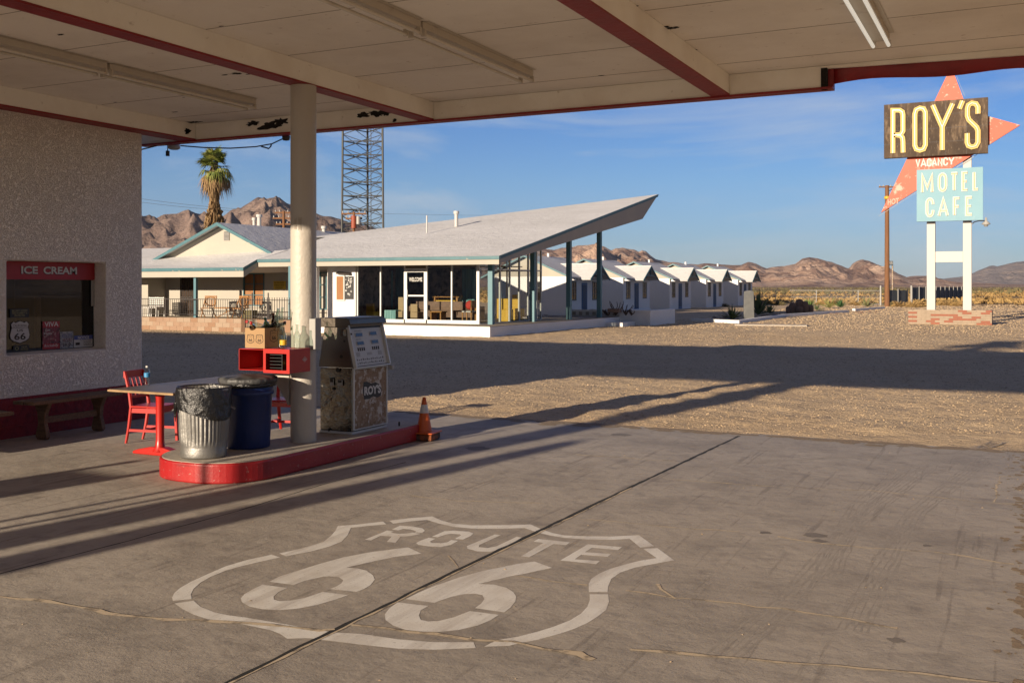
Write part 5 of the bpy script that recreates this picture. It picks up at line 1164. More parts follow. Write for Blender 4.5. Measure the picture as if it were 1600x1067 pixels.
for k in range(60): a=random.uniform(0,6.28); r=random.uniform(0,.5); rock(m,r*math.cos(a),.3*r*math.sin(a),.12*(1-r),.09)
m.build('clump',M_twig,t,world=False)
# ================= cabins =================
def cabin(Yf,Xf,label,sc=1.0):
    t=thing('motel_cabin',label,'cabin',(Xf,Yf,0),group='white cabins in a row behind the motel')
    W_=6.0; D=5.7; ze=2.62; zr=3.9; xr=-2.95
    def P(x,y,z): return (Xf+x,Yf+y,z-.05)
    m=MB(); m.add([P(0,0,0),P(0,W_,0),P(0,W_,ze),P(0,0,ze),P(-D,0,0),P(-D,W_,0),P(-D,W_,ze),P(-D,0,ze),P(xr,0,zr-.08),P(xr,W_,zr-.08)],
        [(0,1,2,3),(1,5,6,9,2),(5,4,7,6),(4,0,3,8,7)]); m.build('wall',M_white,t)
    m=MB()
    # upper gable cladding 
    m.add([P(.02,-.012,ze-.05),P(.02,-.012,ze),P(xr,-.012,zr-.08),P(-D,-.012,ze),P(-D,-.012,ze-.05)],[(0,1,2,3,4)]); m.build('gable_cladding',M_cream,t)
    m=MB(); o_=.35
    for (x0,x1) in ((.4,xr),(-D-.4,xr)):
        za=ze-.15; 
        m.prism([P(x0,-o_,za),P(x1,-o_,zr),P(x1,-o_,zr+.07),P(x0,-o_,za+.07)],(0,W_+2*o_,0))
    m.build('roof',M_roof,t)
    m=MB()
    for (x0,x1) in ((.4,xr),(-D-.4,xr)):
        za=ze-.15; m.prism([P(x0,-o_-.03,za-.04),P(x1,-o_-.03,zr-.04),P(x1,-o_-.03,zr+.08),P(x0,-o_-.03,za+.08)],(0,.028,0))
    m.build('barge_board',M_teal,t)
    # porch gable
    c=W_/2-.1; hw=1.75; zt=3.42; xf_=1.15
    m=MB(); xi=-2.0
    for s in (-1,1):
        m.add([P(xf_,c+s*hw,ze-.22),P(xf_,c,zt),P(xi,c,zt),P(.1,c+s*hw,ze-.22+.0)],[(0,1,2,3)])
    o=m.build('porch_roof',M_roof,t); sd_=o.modifiers.new('s','SOLIDIFY'); sd_.thickness=.06
    m=MB()
    for s in (-1,1): m.bar(P(xf_+.02,c+s*hw,ze-.25),P(xf_+.02,c,zt-.03),.04,.12)
    m.bar(P(xf_-.06,c-hw*.6,ze+.12),P(xf_-.06,c+hw*.6,ze+.12),.06,.08); m.bar(P(xf_-.06,c,ze+.1),P(xf_-.06,c,zt-.1),.06,.07); m.build('porch_truss',M_teal,t)
    m=MB()
    for k in range(12):
        y=-.2+k*.56
        m.box(Xf+.18,Xf+.42,Yf+y,Yf+y+.05,ze-.34,ze-.22)
    m.build('rafter_tails',M_white,t)
    m=MB(); m.box(Xf-.03,Xf+.02,Yf+c-.48,Yf+c+.48,0,2.12); d=m.build('door',M_bluedoor,t)
    m=MB(); m.box(Xf+.021,Xf+.035,Yf+c-.34,Yf+c+.34,.2,1.95); m.build('door_panel',mat('blue_dark',(.02,.06,.15),.6) if 'blue_dark' not in MATS else MATS['blue_dark'],d)
    for y in (1.05,W_-1.25):
        m=MB(); wd=.42
        y=y if y<3 else y
        m.box(Xf+.0,Xf+.04,Yf+y-wd,Yf+y+wd,.95,1.02); m.box(Xf+.0,Xf+.04,Yf+y-wd,Yf+y+wd,2.13,2.2)
        for q in (-wd,0,wd-.05): m.box(Xf+.0,Xf+.035,Yf+y+q,Yf+y+q+.05,1.02,2.13)
        for z in (1.35,1.72): m.box(Xf+.0,Xf+.03,Yf+y-wd+.05,Yf+y-.0,z,z+.03); m.box(Xf+.0,Xf+.03,Yf+y+.05,Yf+y+wd-.05,z,z+.03)
        f=m.build('window',M_cwin,t); m=MB(); m.box(Xf-.02,Xf+.01,Yf+y-wd+.01,Yf+y+wd-.01,.96,2.19); m.build('pane',M_dkglass,f)
    m=MB(); xw=-2.3; 
    m.box(Xf+xw-.5,Xf+xw+.5,Yf-.03,Yf-.001,.98,1.03); m.box(Xf+xw-.5,Xf+xw+.5,Yf-.03,Yf-.001,2.15,2.2)
    for q in (-.5,-.02,.45): m.box(Xf+xw+q,Xf+xw+q+.05,Yf-.028,Yf-.001,1.03,2.15)
    for z in (1.4,1.78): m.box(Xf+xw-.45,Xf+xw+.45,Yf-.02,Yf-.001,z,z+.03)
    f=m.build('window',M_cwin,t); m=MB(); m.box(Xf+xw-.48,Xf+xw+.48,Yf-.012,Yf+.01,1.0,2.18); m.build('pane',M_dkglass,f)
    m=MB(); m.box(Xf+xw-.6,Xf+xw+.6,Yf-.1,Yf-.031,.88,.96); m.build('sill',M_white,t)
    m=MB(); a=P(xr-.0,W_*.6,zr); m.tube([a,(a[0],a[1],a[2]+.3)],.09,8); m.build('vent_pipe',M_white,t)
    return t
names=['nearest white cabin seen between the blue office posts','second white cabin, right of the last blue post','third white cabin with teal trimmed gable roof in the row','fourth white cabin along the row behind the motel','farthest white cabin, at the open desert end of the row']
for i,(Yf,Xf) in enumerate(((60.2,-25.8),(69.8,-25.5),(79.6,-25.1),(89.0,-24.7),(98.6,-24.2))): cabin(Yf,Xf,names[i])
# sixth partly hidden behind: none
# ================= big roadside sign =================
sg=thing('roadside_sign',"tall ROY'S MOTEL CAFE sign with orange arrow on white posts",'sign',(-3,56,0))
def c5(p): return (p[0]/6.275+1360,p[1]/6.275+110)
def c6(p): return (p[0]/8.205+1370,p[1]/8.205+230)
YA=55.9
def yp(f,p,Y=YA): return PY(*f(p),Y)
# arrow
m=MB(); m.prism([yp(c5,p) for p in ((793,-40),(955,396),(1468,538),(105,1395))],(0,.16,0)); ar=m.build('arrow',M_signor,sg)
# arrow dark rim side is real thickness; panels
YR_=55.55
m=MB(); P=[yp(c5,p,YR_) for p in ((133,347),(1153,258),(1153,808),(133,866))]
x0=(P[0][0]+P[3][0])/2; x1=(P[1][0]+P[2][0])/2; zt=(P[0][2]+P[1][2])/2; zb=(P[2][2]+P[3][2])/2
m.box(x0,x1,YR_,YR_+.33,zb,zt); pn=m.build('dark_panel',M_signdk,sg,label="weathered dark ROY'S panel")
m=MB()
for x in (x0+.05,x1-.05): pass
for k in range(1,4): zz=zb+(zt-zb)*k/4; m.box(x0,x1,YR_-.004,YR_-.001,zz-.01,zz+.01)
for k in range(1,5): xx=x0+(x1-x0)*k/5; m.box(xx-.01,xx+.01,YR_-.0045,YR_-.0012,zb,zt)
m.build('sheet_joints',M_iron,pn)
S5=lambda pts:[(yp(c5,p,YR_)[0],yp(c5,p,YR_)[2]) for p in pts]
strokes=[([(222,815),(222,395),(288,395),(314,412),(320,440),(320,600),(300,632),(222,640)],0),([(262,640),(296,642),(316,665),(320,700),(322,810)],0),
 ([(437,430),(450,390),(485,373),(522,380),(540,415),(540,735),(522,775),(487,787),(452,775),(437,740)],1),
 ([(612,345),(705,560),(705,785)],0),([(808,330),(705,560)],0),([(905,302),(872,382)],0),
 ([(1055,430),(1055,365),(1035,332),(995,325),(962,345),(952,380),(952,450),(967,490),(1042,562),(1055,595),(1055,708),(1034,745),(995,755),(962,742),(950,708),(950,620)],0)]
mp_=lambda x,z,d:(x,YR_-.005-d,z)
for i,(pts,cl) in enumerate(strokes):
    Q=S5(pts); m=MB(); dd=.06+.002*i
    ribbon(m,Q,.235,mp_,dd,bool(cl)); lt=m.build('letter',M_signy,pn)
    m=MB(); ribbon(m,Q,.10,lambda x,z,d:(x,YR_-.006-dd-d,z),.006,bool(cl)); m.build('groove',mat('groove',(.42,.27,.05),.6) if 'groove' not in MATS else MATS['groove'],lt)
    m=MB(); QQ=Q+[Q[0]] if cl else Q
    ribbon(m,Q,.035,lambda x,z,d:(x,YR_-.015-dd-d,z),.03,bool(cl)); m.build('neon_tube',mat('neon_glass',(.8,.72,.5),.25) if 'neon_glass' not in MATS else MATS['neon_glass'],lt)
# glyphs for the other words
def arc(cx,cy,rx,ry,a0,a1,n=6): return [(cx+rx*math.cos(R(a0+(a1-a0)*i/n)),cy+ry*math.sin(R(a0+(a1-a0)*i/n))) for i in range(n+1)]
GL={'M':[([(0,0),(0,1),(.5,.25),(1,1),(1,0)],0)],
'O':[(arc(.5,.72,.5,.28,0,180)+arc(.5,.28,.5,.28,180,360),1)],
'T':[([(.5,0),(.5,1)],0),([(-.02,1),(1.02,1)],0)],
'E':[([(1,0),(0,0),(0,1),(1,1)],0),([(0,.5),(.85,.5)],0)],
'L':[([(0,1),(0,0),(1,0)],0)],
'C':[([(1,.68)]+arc(.5,.72,.5,.28,0,180)+arc(.5,.28,.5,.28,180,360)+[(1,.34)],0)],
'A':[([(0,0),(.5,1),(1,0)],0),([(.18,.3),(.82,.3)],0)],
'F':[([(0,0),(0,1),(1,1)],0),([(0,.5),(.85,.5)],0)],
'V':[([(0,1),(.5,0),(1,1)],0)],'N':[([(0,0),(0,1),(1,0),(1,1)],0)],'Y':[([(0,1),(.5,.45),(1,1)],0),([(.5,.45),(.5,0)],0)]}
YB=55.62
m=MB(); P=[yp(c6,p,YB) for p in ((510,297),(1363,250),(1360,930),(512,960))]
bx0_,bx1_=(P[0][0]+P[3][0])/2,(P[1][0]+P[2][0])/2; bt,bb=(P[0][2]+P[1][2])/2,(P[2][2]+P[3][2])/2
m.box(bx0_,bx1_,YB,YB+.22,bb,bt); bl_p=m.build('blue_panel',M_signbl,sg,label='light blue MOTEL CAFE panel')
def word(letters,f,Y,wd,plate,tube,parent,tubew=.045):
    for k,(ch,x0,x1,ya,yb) in enumerate(letters):
        m=MB(); m2=MB(); xm=(x0+x1)/2
        a=yp(f,(x0,yb),Y);b=yp(f,(x1,ya),Y); 
        X0,X1,Z0,Z1=a[0]+wd/2,b[0]-wd/2,a[2]+wd/2,b[2]-wd/2
        for j,(pts,cl) in enumerate(GL[ch]):
            Q=[(X0+(X1-X0)*u,Z0+(Z1-Z0)*v) for u,v in pts]; dd=.03+.002*j
            ribbon(m,Q,wd,lambda x,z,d:(x,Y-.004-d,z),dd,bool(cl))
            if tube: ribbon(m2,Q,tubew,lambda x,z,d:(x,Y-.006-dd-d,z),.02,bool(cl))
        l=m.build('letter',plate,parent)
        if tube: m2.build('neon_tube',tube,l)
word([('M',565,730,337,600),('O',782,905,325,582),('T',935,1053,318,575),('E',1085,1182,308,570),('L',1228,1318,302,562)],c6,YB,.15,M_signw,M_gold,bl_p)
word([('C',622,740,645,905),('A',778,928,642,900),('F',975,1080,634,890),('E',1132,1240,625,885)],c6,YB,.15,M_signw,M_gold,bl_p,.03)
word([('V',497,560,150,262),('A',560,640,148,262),('C',640,705,146,256),('A',705,775,142,252),('N',780,845,138,250),('C',850,915,132,243),('Y',915,1000,126,237)],c6,YA,.07,M_signw,None,ar)
m=MB(); text(m,'HOT',yp(c6,(140,745),YA-.01),(1,0,.12),(0,0,1),.55,.30,off=.03); m.build('faded_lettering',mat('faded_paint',(.60,.45,.36),.7),ar)
# posts
pxs=[]
for px in (1455,1511.5):
    X=PY(px,447,56.25)[0]; pxs.append(X); m=MB(); m.box(X-.20,X+.20,56.08,56.44,.3,(8.8 if px<1500 else 9.9)); m.build('post',M_signpost,sg,bevel=.015)
zc1_,zc2_=PY(1483,410,56.2)[2],PY(1483,393,56.2)[2]
m=MB(); m.box(pxs[0]+.203,pxs[1]-.203,56.14,56.38,zc1_,zc2_); m.build('crossbar',M_signpost,sg,bevel=.01)
# neon hangers
m=MB(); a=Vector(yp(c6,(25,885),55.95)); b=Vector(yp(c6,(505,580),55.95)); m.tube([a,b],.008,5); a=Vector(yp(c6,(1020,262),55.95)); b=Vector(yp(c6,(1290,92),55.95)); m.tube([a,b],.012,5)
a=Vector(yp(c5,(845,60),55.95)); b=Vector(yp(c5,(925,255),55.95)); m.tube([a,b],.006,5); m.build('neon_tube',M_signpost,sg)
# lamp
t=thing('sign_lamp','small bracket lamp on the right sign post below the blue panel','lamp',yp(c6,(1405,975),56))
a=Vector(yp(c6,(1215,990),56.2)); pts=[a,Vector(yp(c6,(1250,960),56.2)),Vector(yp(c6,(1310,945),56.1)),Vector(yp(c6,(1400,945),56.0))]
m=MB(); m.tube(pts,.025,6); m.build('arm',M_grayp,t)
p=pts[-1]; m=MB(); m.lathe([(0,p.z+.18),(.05,p.z+.15),(.06,p.z),(.20,p.z-.14),(.2,p.z-.18),(.1,p.z-.2),(.09,p.z-.28),(0,p.z-.3)],p.x,p.y,14); m.build('shade',M_grayp,t)
# brick base
bs=thing('brick_base','low planter of mixed red and cream brick around the sign posts','brick base',(-3,56,0))
bx0,bx1=PY(1419,447,55.4)[0],PY(1550,447,55.4)[0]; by0,by1=55.4,57.0
m1=MB();m2=MB();rb=random.Random(5); bh=.105
nrow=7; 
for r_ in range(nrow):
    x=bx0-(.0 if r_%2 else .2)
    while x<bx1:
        xe=min(x+.42,bx1); xs_=max(x,bx0); zt_=(r_+1)*bh-.006
        if xe-xs_>.05 and not (r_==nrow-1 and rb.random()<.12): (m1 if rb.random()<.30 else m2).box(xs_+.006,xe-.006,by0-.0+rb.uniform(-.008,.008),by0+.12,r_*bh+.006-.03,zt_-.03)
        x+=.42
    for (xs_,sgn) in ((bx1,1),(bx0,-1)):
        y=by0+.125
        while y<by1: (m1 if rb.random()<.30 else m2).box(xs_-.12 if sgn>0 else xs_,xs_ if sgn>0 else xs_+.12,y,y+.41,r_*bh+.006-.03,(r_+1)*bh-.036); y+=.42
m2.build('cream_bricks',M_brickc,bs); m1.build('red_bricks',M_brickr,bs)
m=MB(); m.box(bx0+.015,bx1-.015,by0+.02,by0+.10,-.05,nrow*bh-.05); m.box(bx0+.015,bx0+.1,by0+.101,by1,-.05,nrow*bh-.05); m.box(bx1-.1,bx1-.015,by0+.101,by1,-.05,nrow*bh-.05); m.box(bx0+.1,bx1-.1,by1-.1,by1,-.05,nrow*bh-.05); m.build('mortar',M_mortar,bs)
m=MB(); m.box(bx0+.11,bx1-.11,by0+.11,by1-.11,-.05,.55); m.build('soil',M_plain,bs)
# ================= utility poles =================
def pole(px,pb,pt,d,label,r=.16,arms=((.3,1.2),),mt=None):
    z0=0; x,y,_=PD(px,447,d); top=PD(px,pt,d)[2]; t=thing('utility_pole',label,'utility pole',(x,y,0))
    m=MB(); m.tube([(x,y,-.2),(x,y,top)],[r,r*.75],12); m.build('pole',mt or M_pole,t)
    for dz,hl in arms:
        m=MB(); m.bar((x-hl*cs,y-hl*sn,top-dz),(x+hl*cs,y+hl*sn,top-dz),.1,.12); a=m.build('crossarm',M_pole,t)
        m=MB()
        for s in (-.9,-.45,.45,.9): m.tube([(x+s*hl*cs,y+s*hl*sn,top-dz+.06),(x+s*hl*cs,y+s*hl*sn,top-dz+.2)],.05,6)
        m.build('insulators',M_grayp,a)
    return t,x,y,top
t,x,y,top=pole(1386,478,290,95,'tall brown utility pole left of the big sign',.24,((.15,.75),))
m=MB(); z=PD(1386,309,95)[2]; m.tube([(x,y,z-.12),(x,y,z+.12)],.26,12); m.build('yellow_band',M_label,t)
m=MB(); m.bar((x,y,top-.6),(x+.9*cs,y+.9*sn,top-.15),.06,.06); m.build('brace',M_iron,t)
# signpost on the rusty legs beyond
t=thing('small_sign','small dark sign on two rusty posts behind the utility pole','sign',PD(1391,447,100)[:2]+(0,))
a=PD(1388,414.5,100);b=PD(1395.5,408,100)
u=Vector((cs,sn,0)); A=Vector(a); 
m=MB(); m.prism([A,A+u*(7.5/F*100),A+u*(7.5/F*100)+Vector((0,0,.42)),A+Vector((0,0,.42))],(-sn*.1,cs*.1,0)); s_=m.build('board',M_fencegrey,t)
for px in (1388.5,1394.5): m=MB(); q=PD(px,414,100.3); m.tube([(q[0],q[1],-.1),(q[0],q[1],q[2])],.07,8); m.build('post',M_rust if px>1390 else M_grayp,t)
m=MB(); text(m,'MOTEL',A+u*.05+Vector((sn*.01,-cs*.01,.12)),u,(0,0,1),.38,.2); m.build('lettering',M_offw,s_)
# behind the motel
t,x,y,top=pole(443.5,447,330,78,'utility pole with double crossarms half hidden by the column',.14,((.12,.7),(.55,.85),(1.0,.6)))
t,x,y,top=pole(553,447,331,74,'utility pole with red transformer at the foot of the tower',.12,((.15,.9),(.5,.6)))
m=MB(); q=PD(553,346,73.7); m.tube([(q[0],q[1],q[2]-.5),(q[0],q[1],q[2]+.4)],.2,14); m.build('transformer',mat('transformer_red',(.35,.07,.03),.6),t)
m=MB(); q=PD(560,344,73.7); m.tube([(q[0],q[1],q[2]-.3),(q[0],q[1],q[2]+.25)],.16,12); m.build('transformer',M_grayp,t)
# wires
def wire(name,label,pts,r=.012):
    m=MB(); m.tube(pts,r,5); o=m.build(name,M_iron); props(o,label,'wire',group='thin power lines across the sky')
for (ya,yb,l) in ((305,331,'upper'),(311,333,'second'),(351,352,'lower left')):
    wire('power_line','thin '+l+' power line behind the palm',[PD(px,ya+(yb-ya)*((px-180)/265)+4*math.sin(math.pi*(px-180)/265),78) for px in range(180,450,15)],.012)
wire('power_line','faint power line above the office roof',[PD(px,334-.0*(px-600)+3*math.sin((px-600)/400*3.14),120) for px in range(600,1020,20)],.012)
# ================= lattice tower =================
tw=thing('lattice_tower','dark steel lattice radio tower behind the office roof','tower',PD(568,447,82)[:2]+(0,))
dT=82; hw=33/F*dT; q=PD(568,447,dT); cxT,cyT=q[0],q[1]
uT=Vector((cs,sn,0)); vT=Vector((-sn,cs,0)); C_T=Vector((cxT,cyT,0))
def leg(i,z):
    k=1-.0045*z; return C_T+[uT*-hw-vT*hw*.3,uT*hw-vT*hw*.3,uT*.05+vT*hw*1.2][i]*k+Vector((0,0,z))
HT=26
for i in range(3): m=MB(); m.tube([leg(i,-.2),leg(i,HT)],.085,8); m.build('leg',M_tower,tw)
m=MB(); z=.4; k=0; st=1.09
while z<HT-st:
    for a,b in ((0,1),(1,2),(2,0)):
        m.tube([leg(a,z),leg(b,z)],.045,5); mid=(leg(a,z+st/2)+leg(b,z+st/2))/2
        c0=(leg(a,z)+leg(b,z))/2
        m.tube([leg(a,z+st/2),c0],.028,4); m.tube([leg(b,z+st/2),c0],.028,4); c1=(leg(a,z+st)+leg(b,z+st))/2
        m.tube([leg(a,z+st/2),c1],.028,4); m.tube([leg(b,z+st/2),c1],.028,4)
    z+=st
m.build('lattice_bracing',M_tower,tw)
m=MB(); m.tube([C_T+uT*.6+Vector((0,0,0)),C_T+uT*.6+Vector((0,0,HT))],.03,6); m.build('ladder_cable',M_tower,tw)
# ================= palm =================
def palm(px,d,crown_py,label,hz=None,xy=None,rs=1):
    rr=random.Random(11+rs)
    if xy: x,y=xy; zt=hz
    else: x,y,zt=PD(px,crown_py,d)
    t=thing('palm_tree',label,'palm tree',(x,y,0))
    m=MB(); m.tube([(0,0,-.2),(0,0,zt*.5),(0,0,zt-.1)],[.30,.25,.2],14); m.build('trunk',M_trunk,t,world=False)
    m=MB()
    z0=zt-4.6
    for k in range(1500):
        f=rr.random(); z=z0+(zt-.95-z0)*f**.9; a=rr.uniform(0,6.283); R0=(.40+.22*math.sin(f*5+1)+ .1*f)*(.55 if f<.08 else 1)*(1 if rs==1 else .55)
        R0*=rr.uniform(.55,1.12); L_=rr.uniform(.35,.9)
        p=Vector((math.cos(a)*R0*.55,math.sin(a)*R0*.55,z)); q=Vector((math.cos(a+rr.uniform(-.2,.2))*R0*1.1,math.sin(a)*R0*1.1,z-L_*.5)); e=Vector((math.cos(a)*R0*rr.uniform(.7,1.05),math.sin(a)*R0*rr.uniform(.7,1.05),z-L_))
        s=Vector((-math.sin(a),math.cos(a),0))*rr.uniform(.015,.05)
        m.add([p-s*.5,p+s*.5,q+s,e,q-s],[(0,1,2,3,4)])
    m.build('dead_frond_skirt',M_skirt,t,world=False)
    m=MB(); dm=MB()
    def frond(mb,a,el,Ls,droop,rad):
        dirv=Vector((math.cos(a)*math.cos(el),math.sin(a)*math.cos(el),math.sin(el)))
        p0=Vector((0,0,zt-.25)); pet=[p0,p0+dirv*Ls*.5,p0+dirv*Ls+Vector((0,0,-droop*.3))]; mb.tube(pet,[.03,.02,.015],4,cap=False)
        c=pet[-1]; side=dirv.cross(Vector((0,0,1))); side=side.normalized() if side.length>.1 else Vector((1,0,0)); up=side.cross(dirv).normalized()
        n=17
        for i in range(n):
            th=R(-105+210*i/(n-1)); dd=(dirv*math.cos(th)+side*math.sin(th)).normalized()
            L1=rad*rr.uniform(.8,1.1)*(1-.12*abs(th)); w_=.045
            s=dd.cross(up).normalized()*w_
            a1=c+dd*L1*.5; a2=c+dd*L1+Vector((0,0,-droop*rr.uniform(.4,1.1)*L1))
            mb.add([c,a1-s+up*.03,a2,a1+s+up*.03],[(0,1,2,3)])
    for k in range(40):
        el=R(rr.uniform(-30,85)); a=k*2.4+rr.uniform(-.3,.3); frond(m,a,el,rr.uniform(.45,.85),rr.uniform(.15,.5) if el>0 else .9,rr.uniform(.6,.85))
    m.build('crown',M_frond,t,world=False)
    for k in range(20): frond(dm,rr.uniform(0,6.28),R(rr.uniform(-75,-25)),rr.uniform(.4,.8),1.2,.7)
    dm.build('dead_fronds',M_skirt,t,world=False)
palm(335,60,252,'shaggy fan palm with brown skirt behind the white gable')
# ================= plants of the bed =================
def agave(px,py,size,label,mt=None,n=26,up=.9,cat='agave',name='agave_plant',d=None,grp=None):
    x,y,_=G(px,py); rr=random.Random(px); t=thing(name,label,cat,(x,y,0),group=grp); m=MB()
    for k in range(n):
        a=k*2.399; el=R(rr.uniform(15,80)); L_=size*rr.uniform(.7,1.1); w_=size*.055
        dd=Vector((math.cos(a)*math.cos(el),math.sin(a)*math.cos(el),math.sin(el)*up)); s=Vector((-math.sin(a),math.cos(a),0))*w_; c=dd*.05
        mid=dd*L_*.45; m.add([c-s*.7,c+s*.7,mid+s,dd*L_,mid-s,mid+Vector((0,0,-w_*.8))],[(0,1,2,5),(5,2,3),(0,5,4),(5,3,4)])
    m.build('leaves',mt or M_agave,t,world=False); return t
agave(1144,499,1.1,'spiky dark agave left of the grey stone slab')
agave(1185,492,1.5,'tall spiky yucca right of the grey stone slab',n=34,up=1.15); agave(1203,490,.9,'dark low agave at the right of the tall yucca')
agave(1265,481,1.1,'bright green agave behind the brown cactus clump',mat('agave_bright',(.14,.24,.06),.6)); agave(1296,481,1.2,'yellow green agave in the middle of the bed',mat('agave_yellow',(.30,.30,.10),.6)); agave(1355,479,1.3,'pale agave near the end of the white kerb',mat('agave_pale',(.26,.27,.12),.6)); agave(1277,485,.7,'small grey green agave beside the bright one')
agave(1313,480,.8,'round green shrub behind the white kerb',mat('shrub_green',(.07,.16,.05),.8),60,1.0,'shrub','green_shrub')
x,y,_=G(1251,489); t=thing('cactus_clump','clump of stubby brown barrel cacti','cactus',(x,y,0)); m=MB()
for (dx,dy,h,r) in ((-.55,0,.75,.28),(-.1,.1,1.0,.30),(.3,-.05,.85,.28),(.65,.1,.6,.25),(0,-.4,.5,.26),(-.85,.1,.5,.22)):
    m.lathe([(r*.8,0),(r,h*.3),(r,h*.7),(r*.7,h*.93),(0,h)],dx*cs,dy+dx*sn,20,True,lambda r_,z,a:r_*(1+.08*math.sin(a*10)))
m.build('stems',M_cactus,t,world=False)
# stone slab
x,y,_=G(1170,499); t=thing('stone_slab','upright grey stone slab in the desert bed','stone slab',(x,y,0)); hw=.30
m=MB(); m.prism([(-.30,-.10,-.05),(.30,-.10,-.05),(.27,-.10,1.6),(.05,-.10,1.66),(-.27,-.10,1.6)],(0,.2,0)); o=m.build('slab',M_stone,t,world=False,bevel=.03); t.rotation_euler=(0,0,YAW)
def kerbpath(pts,label,name='garden_kerb',wd=.22,h=.14,mt=None):
    q=[G(*p)[:2] for p in pts]; m=MB(); Lp,Rp=ribbon2(q,wd)
    for i in range(len(q)-1):
        P=[(*Lp[i],-.05),(*Lp[i+1],-.05),(*Rp[i+1],-.05),(*Rp[i],-.05)]; m.prism([P[3],P[2],P[1],P[0]],(0,0,h+.05))
    o=m.build(name,mt or M_white); props(o,label,'kerb'); return o
kerbpath([(1083,501.5),(1153,504.5),(1225,494.5),(1324,487.5)],'long low white kerb in front of the desert plants'); kerbpath([(1334,485.3),(1381,481.8)],'short white kerb piece near the brown utility pole')
kerbpath([(1150,507.5),(1262,509)],'flat grey concrete strip in the gravel','concrete_strip',.9,.04,M_conc)
m=MB(); rr=random.Random(2)
for k in range(60):
    px=rr.uniform(1110,1370); f=(px-1083)/300; x,y,_=G(px,499-11*f+rr.uniform(-2.5,0)); rock(m,x,y,0,rr.uniform(.07,.24))
o=m.build('bed_rocks',M_rock); props(o,'reddish rocks strewn through the desert bed','rocks',None,'stuff')
m=MB()
for k in range(14): x,y,_=G(rr.uniform(847,862),rr.uniform(490,493)); rock(m,x,y,0,rr.uniform(.1,.22))
o=m.build('stacked_stones',M_rock); props(o,'dark stones on the ground below the nearest cabin window','rocks')
# ================= fences =================
t=thing('chain_fence','long chain link fence on thin posts in front of the desert','fence',G(1270,476))
pts=[(1170,474.5),(1212,474.8),(1275.7,475.6),(1341,476.3),(1376,477)]
tops=[]
for i,(a,b) in enumerate(pts):
    x,y,_=G(a,b); tops.append(Vector((x,y,1.45))); m=MB(); m.tube([(x,y,-.1),(x,y,1.5 if i<4 else 1.95)],.04 if i<4 else .09,8); m.build('post',M_grayp,t)
m=MB()
for z in (1.45,.12,.75): m.tube([v+Vector((0,0,z-1.45)) for v in tops],.028 if z>1 else .012,5)
m.build('rail',M_grayp,t)
m=MB()
for a,b in zip(tops,tops[1:]):
    L_=(b-a).length; n=int(L_/.22)
    for i in range(n):
        p=a.lerp(b,i/n); q=a.lerp(b,min(1,(i+5)/n)); m.tube([p,q+Vector((0,0,-1.4))],.006,3,cap=False); m.tube([p+Vector((0,0,-1.4)),q],.006,3,cap=False)
m.build('wire_mesh',M_grayp,t)
def panelfence(pts,h,label,name='board_fence'):
    q=[Vector(G(*p)) for p in pts]; t=thing(name,label,'fence',q[0]); m=MB(); pm=[]
    for a,b in zip(q,q[1:]):
        n=max(1,int((b-a).length/.3)); d=(b-a).normalized()
        for i in range(n):
            p=a.lerp(b,i/n); r=a.lerp(b,(i+1)/n)-d*.03; o_=Vector((0,0,random.uniform(-.03,.03)+h)); m.prism([p,r,r+o_,p+o_],(-sn*.03,cs*.03,0))
        for i in range(0,n+1,7): pm.append(a.lerp(b,i/n))
    m.build('boards',M_fencegrey,t)
    for p in pm: m=MB(); m.tube([p+Vector((sn*.08,-cs*.08,-.1)),p+Vector((sn*.08,-cs*.08,h+.12))],.045,6); m.build('post',M_grayp,t)
panelfence([(1388,478),(1419,477)],1.5,'grey screened gate just right of the utility pole','screen_fence'); panelfence([(1425,473),(1455,472),(1507,469.5)],1.75,'grey board fence seen behind the sign posts')
x,y,_=G(1424,476); m=MB(); m.tube([(x,y,0),(x,y,1.95)],.1,8); o=m.build('gate_post',M_grayp); props(o,'short pale gate post between the two grey fences','post')
# ================= brush =================
def bush_mesh(mt,seed,n=520,spread=1.0,h=1.0,lean=.5):
    rr=random.Random(seed); m=MB()
    lobes=[(rr.uniform(-.25,.25)*spread,rr.uniform(-.25,.25)*spread,rr.uniform(.6,1.0)) for _ in range(4)]
    for k in range(n):
        lx,ly,lh=rr.choice(lobes); a=rr.uniform(0,6.283); el=math.acos(rr.uniform(.05,1)); L_=h*.62*lh*rr.uniform(.55,1.0)
        d=Vector((math.cos(a)*math.sin(el),math.sin(a)*math.sin(el),math.cos(el)*.95)); b=Vector((lx,ly,0))+d*L_*rr.uniform(.3,.75); e=b+(d+Vector((rr.gauss(0,.35),rr.gauss(0,.35),rr.gauss(0,.25)))).normalized()*L_*.35
        s=d.cross(Vector((rr.random(),rr.random(),.3))).normalized()*rr.uniform(.008,.02)*spread
        m.add([b-s,b+s,e+s*.6,e-s*.6],[(0,1,2,3)])
    return m
gold=[bush_mesh(M_dryb,s).build('foliage',M_dryb) for s in range(3)]
for g_ in gold: g_.hide_render=False
GM=[g_.data for g_ in gold]; 
for g_ in gold: bpy.data.objects.remove(g_)
sg_=[bush_mesh(M_sage,s+9,480).build('f',M_sage) for s in range(2)]; SM=[g_.data for g_ in sg_]
for g_ in sg_: bpy.data.objects.remove(g_)
